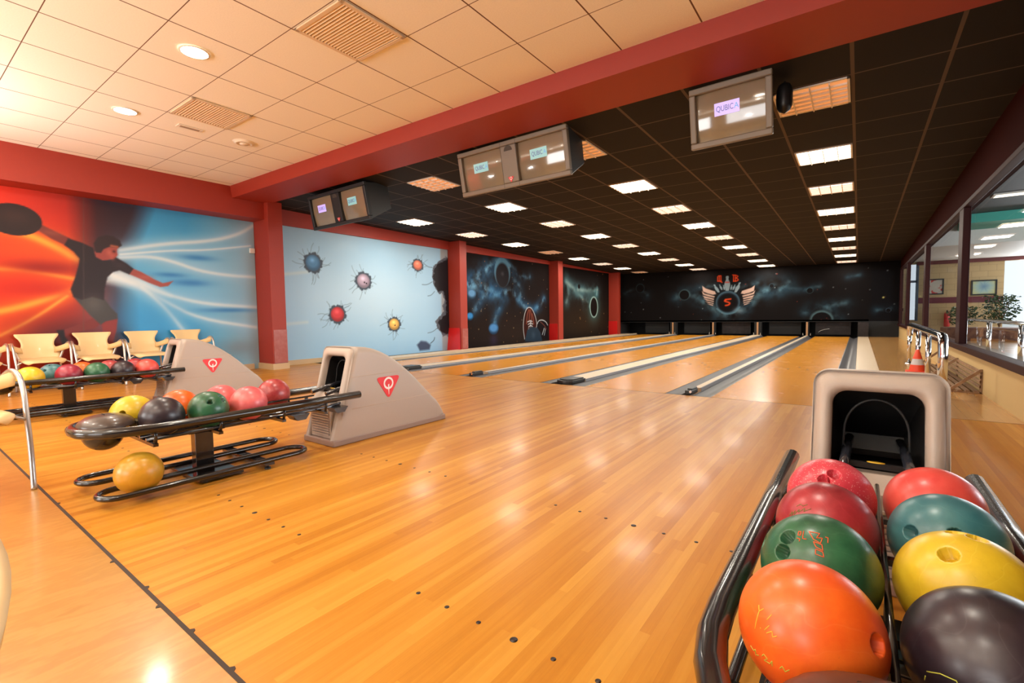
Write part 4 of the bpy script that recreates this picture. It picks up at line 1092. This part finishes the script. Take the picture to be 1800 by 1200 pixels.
BM = {
 'orange': ball_mat('ball_orange', (.80,.085,.010), (.90,.16,.015)),
 'green': ball_mat('ball_green', (.010,.065,.030), (.035,.15,.065), scale=9),
 'crimson': ball_mat('ball_crimson', (.22,.012,.018), (.42,.035,.045)),
 'pinkspeck': ball_mat('ball_pink_speckled', (.55,.035,.06), (.66,.06,.085), speck=(.8,.5,.45)),
 'coral': ball_mat('ball_coral_red', (.62,.05,.045), (.72,.10,.075)),
 'teal': ball_mat('ball_teal', (.030,.13,.155), (.065,.19,.195)),
 'yellow': ball_mat('ball_yellow', (.58,.37,.012), (.74,.52,.03), scale=5),
 'black': ball_mat('ball_black', (.012,.008,.012), (.035,.022,.028)),
 'pink': ball_mat('ball_pink', (.62,.075,.09), (.76,.17,.16)),
 'burg': ball_mat('ball_burgundy', (.20,.010,.025), (.34,.025,.05)),
 'marble': ball_mat('ball_red_marble', (.25,.015,.02), (.50,.08,.075), scale=10),
 'oliveyellow': ball_mat('ball_olive_yellow', (.45,.27,.02), (.62,.28,.02), scale=4),
}
HOLE_DIRS = {'a': [(0.0, .25), (.20, .25), (.10, -.02)]}
HOLES = [Vector((-.15, .12, 1)).normalized(), Vector((.15, .12, 1)).normalized(), Vector((0, -.72, 1)).normalized()]
def fit(i, A_, j, B_):
    """rotation that turns hole i to direction A_ and hole j toward B_"""
    def fr(a, b):
        a = Vector(a).normalized(); n = a.cross(Vector(b)).normalized(); return Matrix((a, n, a.cross(n))).transposed()
    return (fr(A_, B_) @ fr(HOLES[i], HOLES[j]).transposed()).to_euler()
def ball_mesh(sub):
    bm_ = bmesh.new(); bmesh.ops.create_icosphere(bm_, subdivisions=sub, radius=BR_)
    dirs = []
    # three finger holes grouped around +Z
    for d3 in HOLES: dirs.append(Vector(d3))
    hr = .0145
    for v in bm_.verts:
        p = v.co.copy()
        for d_ in dirs:
            if p.dot(d_) <= 0: continue
            a = p.dot(d_); rad = (p-d_*a).length
            if rad < hr*1.12:
                if rad < hr: v.co = (p-d_*a)*.96+d_*(a-.030)
                else: v.co = p-d_*.0012
    for f in bm_.faces: f.smooth = True
    me = bpy.data.meshes.new('bowling_ball'); bm_.to_mesh(me); bm_.free(); return me
BALL_HI, BALL_LO = ball_mesh(7), ball_mesh(6)
def ball(x, y, z, key, label, holes, hi=False, spin=0, ft=None):
    me = (BALL_HI if hi else BALL_LO).copy(); me.materials.append(BM[key])
    o = bpy.data.objects.new('bowling_ball', me); COL.objects.link(o); o.location = (x, y, z)
    o.rotation_euler = (Vector(holes).to_track_quat('Z', 'Y') @ Matrix.Rotation(spin, 4, 'Z').to_quaternion()).to_euler()
    if ft: o.rotation_euler = fit(*ft)
    bpy.context.view_layer.update()
    return tag(o, label, 'bowling ball', 'bowling balls')
ZB = RZ+math.sqrt((BR_+.011)**2-.052**2)+.0002
xl, xr = XC[0]-.115, XC[0]+.115
b_or = ball(xl, .915, ZB, 'orange', 'bright orange ball nearest in the left file of the foreground rack', (.95, -.10, .30), True, ft=(2, (.84,-.42,.345), 0, (.7,.7,.2)))
b_gr = ball(xl, 1.150, ZB, 'green', 'dark green ball with red lettering behind the bright orange ball', (-.72, -.22, .78), True, ft=(1, (-.553,-.687,.472), 0, (-.521,-.572,.68)))
b_cr = ball(xl, 1.385, ZB, 'crimson', 'crimson ball with green scrawl between the green and speckled pink balls', (.1, .9, -.3), True)
ball(xl, 1.620, ZB, 'pinkspeck', 'speckled pink ball at the far end of the foreground rack, left file', (.22, -.02, .95), True, ft=(2, (.473,-.847,.243), 1, (.08,-.56,.82)))
b_bk = ball(xr, .975, ZB, 'black', 'black ball with yellow scribble in the bottom right corner', (.6, .6, -.4), True)
ball(xr, 1.210, ZB, 'yellow', 'large yellow ball behind the black ball in the foreground rack', (.08, .45, .85), True, ft=(2, (-.292,-.507,.811), 0, (-.1,.3,.95)))
b_te = ball(xr, 1.445, ZB, 'teal', 'teal ball with two finger holes up in the foreground rack', (.03, -.12, .95), True, ft=(2, (-.651,-.684,.328), 0, (.06,-.858,.51)))
ball(xr, 1.680, ZB, 'coral', 'coral red ball at the far end of the foreground rack, right file', (.7, .6, .2), True)
# scrawled lettering on the near balls
def scrawl(o, strokes, c_dir, up, r, material, scale):
    """strokes in a tangent frame at c_dir (world direction from the ball centre)"""
    n = Vector(c_dir).normalized(); ux = Vector(up).cross(n).normalized(); uy = n.cross(ux)
    inv = o.rotation_euler.to_matrix().inverted(); m = MB()
    for st in strokes:
        pts = []
        for (ax, ay), (bx, by) in zip(st[:-1], st[1:]):
            for q in range(4):
                t_ = q/4; x, y = ax+(bx-ax)*t_, ay+(by-ay)*t_
                pts.append(inv @ ((n+ux*x*scale+uy*y*scale).normalized()*(BR_+.0001)))
        x, y = st[-1]; pts.append(inv @ ((n+ux*x*scale+uy*y*scale).normalized()*(BR_+.0001)))
        m.tube(pts, r, 5)
    m.build('scrawl', material, o)
M_sy = mat('scrawl_yellow', (.85,.50,.05,1), .5); M_so = mat('scrawl_orange', (.70,.10,.02,1), .5); M_sg = mat('scrawl_green', (.16,.17,.03,1), .6); M_sl = mat('scrawl_lime', (.50,.50,.06,1), .5)
scrawl(b_or, [[(-1.3,.9),(-1.15,.55),(-.85,.8)], [(-1.15,.55),(-1.35,-.6)], [(-.25,.65),(-.5,.25)], [(-.3,.0),(-.6,-.4)], [(-.45,-.5),(-.1,-.25),(-.05,-.55),(.2,-.4)], [(-.9,-.4),(-.88,-.36)]], (-.38, -.85, .36), (0, .3, .95), .0008, M_sy, .24)
scrawl(b_or, [[(-1.5,.2),(-1.2,0),(-1,.2),(-1.1,-.2),(-.8,-.1)], [(-.5,.0),(-.3,.2),(-.1,.0),(-.4,-.2),(0,-.25),(.2,0),(.1,-.35)], [(.6,-.3),(.8,-.1),(.9,-.4),(1.2,-.2)]], (-.42, -.86, -.12), (-.15, .2, 1), .0008, M_sl, .24)
scrawl(b_gr, [[(-.9,1),(-.9,.2),(-.6,.2)], [(-.5,1),(.3,1),(.1,.5),(.5,.6),(.4,.1),(-.1,.3),(-.5,1)], [(-.1,.1),(.5,.0),(.6,-.5),(.1,-.3),(-.1,.1)], [(.1,-.5),(.6,-.6),(.7,-1),(.1,-.9),(.1,-.5)], [(-1.3,.9),(-1.1,.9),(-1.1,.5),(-1.3,.5),(-1.3,.9)], [(-1.35,.2),(-1.1,.15),(-1.15,-.1)], [(.7,.8),(.9,.8),(.9,.3)]], (-.04, -.645, .755), (0, .7, .7), .0010, M_so, .22)
scrawl(b_cr, [[(-1.6,-.6),(-1.2,-.2),(-1.3,-.6),(-.9,-.1),(-1,-.5),(-.5,0),(-.6,-.3),(0,.1),(-.1,-.2),(.5,.1)], [(-.8,.3),(-.4,.5),(-.2,.3),(.2,.5)], [(-.6,-.7),(-.2,-.8),(.3,-.6)]], (-.35, -.72, .58), (0, .7, .7), .0008, M_sg, .24)
scrawl(b_bk, [[(-1.2,.5),(-.5,.8),(.2,.85),(.3,.6),(0,.6)], [(-.9,-.6),(-.2,.3),(0,.4),(.2,.1)], [(-.9,-.6),(-.8,-.9),(-.1,-1.1)], [(.4,-.5),(.6,-.1),(.7,-.3)], [(.7,-.8),(1.3,-.9)], [(-1.4,-.1),(-1.3,.2)]], (-.50, -.85, -.08), (0, .2, 1), .0009, M_sl, .26)
# middle rack
xl, xr = XC[1]-.115, XC[1]+.115
ball(xl, .872, ZB, 'yellow', 'yellow ball with two holes at the dryer end of the middle rack', (.35, -.85, .1), False, ft=(0, (.76,-.62,.22), 1, (.76,-.65,-.06)))
ball(xr, .945, ZB, 'black', 'black ball nearest on the middle rack', (.1, .8, -.4))
ball(xl, 1.105, ZB, 'orange', 'orange ball behind the black and green balls of the middle rack', (-.5, .8, .2))
ball(xr, 1.180, ZB, 'green', 'green ball with one visible hole on the middle rack', (.42, -.42, .62), False, ft=(2, (.823,-.22,.524), 0, (.1,.8,.6)))
ball(xl, 1.345, ZB, 'pink', 'pink ball half hidden behind the green ball of the middle rack', (-.5, .8, .2))
ball(xr, 1.413, ZB, 'pink', 'pink ball in the near file of the middle rack beside the green ball', (.2, .8, -.4))
ball(xl, 1.690, ZB, 'marble', 'marbled crimson ball nearest the hood on the middle rack', (.1, -.75, -.45), False, ft=(0, (.52,-.81,-.28), 1, (.2,-.85,-.5)))
ball(XC[1]+.195, .57+.235, .058+math.sqrt((BR_+.0155)**2-.093**2)+.0003, 'oliveyellow', 'olive yellow ball with orange wear on the lower rails', (.1, .8, -.4))
# far rack
xl, xr = XC[2]-.115, XC[2]+.115
for x, y, k_, lab, h in ((xr, .888, 'yellow', 'yellow ball at the dryer end of the far rack', (0, .8, -.4)), (xl, 1.085, 'teal', 'teal ball on the far rack behind the yellow and crimson balls', (.3, -.3, .8)), (xr, 1.170, 'burg', 'burgundy ball in the near file of the far rack', (0, .8, -.4)),
        (xl, 1.318, 'orange', 'orange ball in the back file of the far rack', (0, .8, -.4)), (xr, 1.388, 'green', 'green ball in the near file of the far rack', (0, .8, -.4)), (xl, 1.550, 'marble', 'red marbled ball in the back file of the far rack', (0, .8, -.4)),
        (xr, 1.608, 'black', 'black ball in the near file of the far rack', (0, .8, -.4)), (xl, 1.783, 'crimson', 'dark red ball farthest back on the far rack', (0, .8, -.4)), (xr, 1.826, 'coral', 'coral ball touching the mouth of the far hood', (0, .8, -.4))):
    ball(x, y, ZB, k_, lab, h)

# ------------------------------------------------------------------ hanging score monitors
def crt(t, cx, w, z0, z1, tint, letters, rim=None, name='screen'):
    """curved tube face with a small lit picture, facing -Y"""
    m = MB(); n = 8; rows = []
    for i in range(n+1):
        v = i/n*2-1
        rows.append([(cx+w/2*(k/n*2-1), -.012+.030*((k/n*2-1)**2+v*v)/2*1.0, (z0+z1)/2+(z1-z0)/2*v) for k in range(n+1)])
    m.grid(rows, True); s = m.build(name, M_crt, t)
    pw, ph = w*.36, (z1-z0)*.26; zz = z0+(z1-z0)*.60; px = cx-w*.04
    p = MB().box(px-pw/2, -.0145, zz-ph/2, px+pw/2, -.0125, zz+ph/2).build('picture', tint, s)
    Mt = Matrix.Translation((px, -.0155, zz)) @ Matrix.Rotation(PI/2, 4, 'X')
    text_mesh('letters', letters, ph*.62, M_crtink, s, Matrix.Translation((px-pw*.08, -.0155, zz)) @ Matrix.Rotation(PI/2, 4, 'X') @ Matrix.Scale(.72, 4, (1, 0, 0)), .0004)
    text_mesh('last_letter', 'A', ph*.62, M_crtink2, s, Matrix.Translation((px+pw*.38, -.0155, zz)) @ Matrix.Rotation(PI/2, 4, 'X') @ Matrix.Scale(.85, 4, (1, 0, 0)), .0004)
def monitor(x0, x1, z0, z1, label, double, bez, tints, cover=M_dkmon):
    cx = (x0+x1)/2; W = (x1-x0)/2; Y = 4.70
    t = thing('score_monitor', label, 'monitor', (cx, Y, z0), 0, 'hanging score monitors'); H = z1-z0
    t.rotation_euler = (math.radians(11), 0, 0)
    ap = []
    if double:
        sw = W*.78; ap = [(-W+.06, -W+.06+sw), (W-.06-sw, W-.06)]
    else: ap = [(-W+.055, W-.055)]
    f = MB(); zl, zh = .055, H-.055; xs_ = [-W]+[q for a in ap for q in a]+[W]
    f.box(-W, -.035, 0, W, .02, zl); f.box(-W, -.035, zh, W, .02, H)
    for i in range(0, len(xs_), 2): f.box(xs_[i], -.035, zl, xs_[i+1], .02, zh)
    f.build('bezel', bez, t, bevel=.010)
    c = MB(); D = .50
    V = [(-W+.005, .02, .01), (W-.005, .02, .01), (W-.005, .02, H-.01), (-W+.005, .02, H-.01), (-W+.09, D, .16), (W-.09, D, .16), (W-.09, D, H-.01), (-W+.09, D, H-.01)]
    c.add(V, [(0,1,5,4), (1,2,6,5), (2,3,7,6), (3,0,4,7), (4,5,6,7), (0,3,2,1)])
    c.build('casing', cover, t, bevel=.006)
    for i, (a, b) in enumerate(ap): crt(t, (a+b)/2, b-a+.01, zl, zh, tints[i], 'QUBIC')
    for s in (-1, 1): MB().box(s*(W-.12)-.015, .22, H-.02, s*(W-.12)+.015, .25, H+.03).build('hanger', M_dkmon, t)
    if double:
        w2 = (ap[1][0]-ap[0][1])/2
        emblem(t, Matrix.Translation((0, -.036, .095)) @ Matrix.Rotation(PI/2, 4, 'X'), .075)
        sp = MB(); sp.prism([(.06*math.cos(a), .06*math.sin(a)) for a in [PI*q/12 for q in range(13)]], -.037, -.034, 'y', M=Matrix.Translation((0, 0, H*.78)))
        sp.build('speaker_grille', mat('grille_dark', (.06,.05,.04,1), .7), t)
        for s in (-1, 1): MB().box(s*w2*.96-.0015, -.0358, .004, s*w2*.96+.0015, -.034, H-.004).build('seam', M_dkmon, t)
    return t
monitor(-1.31, -.63, 2.475, 3.0, 'single tan score monitor nearest the viewer, lilac picture on its screen', False, M_tan, [M_crtlilac])
monitor(-4.20, -2.60, 2.495, 3.03, 'tan twin score monitor in the middle with pale blue pictures', True, M_tan, [M_crtcyan, M_crtcyan])
monitor(-7.70, -6.13, 2.475, 3.04, 'black twin score monitor at the far left, one lilac and one cyan picture', True, M_dkmon, [M_crtlilac, M_crtcyan])
# loudspeaker beside the single monitor
t = thing('loudspeaker', 'small black oval loudspeaker hanging right of the single monitor', 'loudspeaker', (-.57, 4.85, 2.66))
sp = MB(); rows = []
for i in range(11):
    v = -1+2*i/10; r = (1-abs(v)**3)**.5 if abs(v) < 1 else 0
    rows.append([(.065*max(r, .05)*math.cos(2*PI*k_/18), .075*max(r, .05)*math.sin(2*PI*k_/18), .155+.135*v) for k_ in range(18)])
sp.grid(rows, True, closed=True).build('body', M_blackplastic, t)
MB().tube([(0, 0, .28), (0, .02, .30)], .008, 8).build('hanger', M_dkmon, t)

# ------------------------------------------------------------------ chairs
def make_chair(label):
    """origin on the floor, facing +X"""
    t = thing('chair', label, 'chair')
    # seat pan
    s = MB(); n = 12; rows = []
    for i in range(n+1):
        u = i/n; x = -.20+.43*u; row = []
        for k_ in range(n+1):
            v = k_/n*2-1
            half = .205+.02*math.sin(PI*u) - (.05*max(0, (u-.86)/.14)**2)
            xx = x-(.03*max(0, (u-.7)/.3))*(v**4)*1.5
            z = .445+.012*(v*v)*(1-u)-.018*math.sin(PI*u)*(1-v*v) - .045*max(0, (u-.82)/.18)**2 - .028*max(0, abs(v)-.86)/.14
            row.append((xx, half*v, z))
        rows.append(row)
    s.grid(rows, True); o = s.build('seat', M_chair, t)
    so = o.modifiers.new('solid', 'SOLIDIFY'); so.thickness = .012; so.offset = -1
    sb = o.modifiers.new('sub', 'SUBSURF'); sb.levels = 1; sb.render_levels = 1
    # back: narrow waist, flared top
    b = MB(); rows = []; m_ = 12
    prof = [(.43, .200), (.47, .215), (.51, .215), (.55, .200), (.59, .175), (.63, .162), (.67, .165), (.71, .182), (.75, .212), (.775, .222), (.785, .215)]
    for z, hw in prof:
        xb = -.20-.10*(z-.43)/.35; row = []
        for k_ in range(m_+1):
            v = k_/m_*2-1; row.append((xb+.045*(v*v)*(1.1 if z < .6 else .7)-.02, hw*v, z))
        rows.append(row)
    b.grid(rows, True); o = b.build('backrest', M_chair, t)
    so = o.modifiers.new('solid', 'SOLIDIFY'); so.thickness = .011
    for s_ in (-1, 1):
        # moulded wing running from the waist out to the armrest
        w = MB(); rows = []
        for i in range(9):
            u = i/8
            x = -.20+.16*u; zt = .60+.070*u**1.3; zb_ = .52+.055*u; y = .155+.13*u**.8
            rows.append([(x-.01, s_*(y), zb_), (x-.004, s_*(y+.006), (zt+zb_)/2), (x, s_*(y+.012), zt)])
        w.grid(rows, True); o = w.build('arm_wing', M_chair, t); so = o.modifiers.new('solid', 'SOLIDIFY'); so.thickness = .010
        # tube: rear foot is separate, front leg sweeps up into the arm and back down
        yy = .280
        path = [(.215, s_*.245, 0), (.165, s_*.262, .20), (.115, s_*.270, .42), (.075, s_*.278, .56), (.03, s_*yy, .635), (-.04, s_*yy, .668), (-.11, s_*(yy-.005), .655), (-.15, s_*(yy-.03), .60), (-.165, s_*.225, .50), (-.17, s_*.20, .435)]
        MB().tube(smooth3(path), .0135, 12).build('front_leg', M_chairmetal, t)
        MB().tube(smooth3([(-.17, s_*.20, .43), (-.20, s_*.215, .30), (-.255, s_*.235, 0)]), .0135, 12).build('rear_leg', M_chairmetal, t)
        MB().tube([(-.16, s_*.20, .425), (.12, s_*.20, .425), (.125, s_*.262, .39)], .009, 8).build('seat_rail', M_chairmetal, t)
    return t
M_chairmetal = mat('aluminium_tube', (.62,.58,.55,1), .28, metal=.85)
def smooth3(p):
    for _ in range(2):
        q = [p[0]]
        for a, b in zip(p[:-1], p[1:]):
            q += [tuple(a[i]*.75+b[i]*.25 for i in range(3)), tuple(a[i]*.25+b[i]*.75 for i in range(3))]
        p = q+[p[-1]]
    return p
c0 = make_chair('cream chair second from the left edge of the photo, against the bowler mural')
c0.location = (CHX, 1.36, 0); c0['group'] = 'cream chairs along the mural wall'
for y, lab in ((.755, 'cream chair cut by the left edge of the photo, against the mural'), (1.95, 'cream chair below the painted bowler\'s leg, third in the wall row'), (2.55, 'cream chair below blue paint, left of the far hood'), (3.17, 'cream chair at the right end of the wall row, half hidden by the far hood'), (.15, 'cream chair of the wall row outside the photo')):
    relabel(copy_tree(c0), lab, (CHX, y, 0))
relabel(copy_tree(c0), 'near cream chair at the left edge with its grey leg on the floor joint', NC1[:3], NC1[3], 'cream chairs near the joint')
relabel(copy_tree(c0), 'cream chair seat cut off in the bottom left corner', NC2[:3], NC2[3], 'cream chairs near the joint')

# ------------------------------------------------------------------ chrome rail, cone, timber rack at the right wall
t = thing('guard_rail', 'chrome guard rail with several posts on the walkway beside the windows', 'railing', (.72, 6.7, 0))
top = smooth3([(0, 4.1, .50), (0, 4.08, .66), (0, 3.9, .685), (0, 2, .675), (0, .22, .665), (0, .03, .65), (0, 0, .45)])
MB().tube(top+[(0, 0, 0)], .043, 18).build('top_rail', M_chrome, t)
for y in (4.1, 2.6, 1.3):
    MB().tube([(0, y, .02), (0, y, .64)], .030, 14).build('post', M_chrome, t)
    MB().lathe([(.06, 0), (.06, .012), (.04, .02), (.032, .02)], (0, y, 0), 20).build('flange', M_chrome, t)
t = thing('traffic_cone', 'small orange and silver traffic cone behind the nearest hood', 'traffic cone', (.715, 9.27, 0))
co = MB(); zs = [(.10, .03), (.078, .115), (.058, .20), (.036, .29), (.022, .345), (.0, .352)]
M_cone = mat('cone_orange', (.80,.07,.02,1), .45); M_cb = mat('cone_silver', (.62,.60,.60,1), .3)
MB().box(-.13, -.13, 0, .13, .13, .03).lathe([(.10, .03), (.080, .125)]).lathe([(.058, .21), (.022, .345), (.012, .352), (0, .352)]).build('body', M_cone, t)
MB().lathe([(.0805, .124), (.0585, .211)]).build('reflective_band', M_cb, t)
t = thing('timber_rack', 'low slatted wooden rack leaning at the foot of the window wall', 'rack', (.83, 7.3, 0))
M_tw = mat('worn_rack_wood', (.36,.22,.12,1), .6, noise=(14, (.25,.14,.07,1), .4, .65))
for q in range(4): MB().box(.02+q*.068, 0, .012, .055+q*.068, 3.3, .03).build('floor_slat', M_tw, t)
for q in range(4): MB().box(.262+.002*q, 0, .06+q*.055, .278+.002*q, 3.3, .09+q*.055).build('back_slat', M_tw, t)
for y in (0, 1.6, 3.27):
    MB().box(0, y, 0, .285, y+.03, .014).build('cross_piece', M_tw, t)
    MB().box(.27, y, .0, .288, y+.03, .27).build('upright', M_tw, t)
    MB().prism([(.0, .03), (.03, .015), (.285, .25), (.262, .272)], y-.02, y, 'y').build('strut', M_tw, t)

# smooth tube shading etc.
try:
    scene.cycles.use_denoising = True
    scene.cycles.denoiser = 'OPENIMAGEDENOISE'
    scene.cycles.denoising_input_passes = 'RGB_ALBEDO_NORMAL'
    scene.cycles.max_bounces = 8; scene.cycles.diffuse_bounces = 4; scene.cycles.glossy_bounces = 4
    scene.cycles.transparent_max_bounces = 8
    scene.cycles.caustics_reflective = False; scene.cycles.caustics_refractive = False
    scene.cycles.sample_clamp_indirect = 6
except Exception: pass
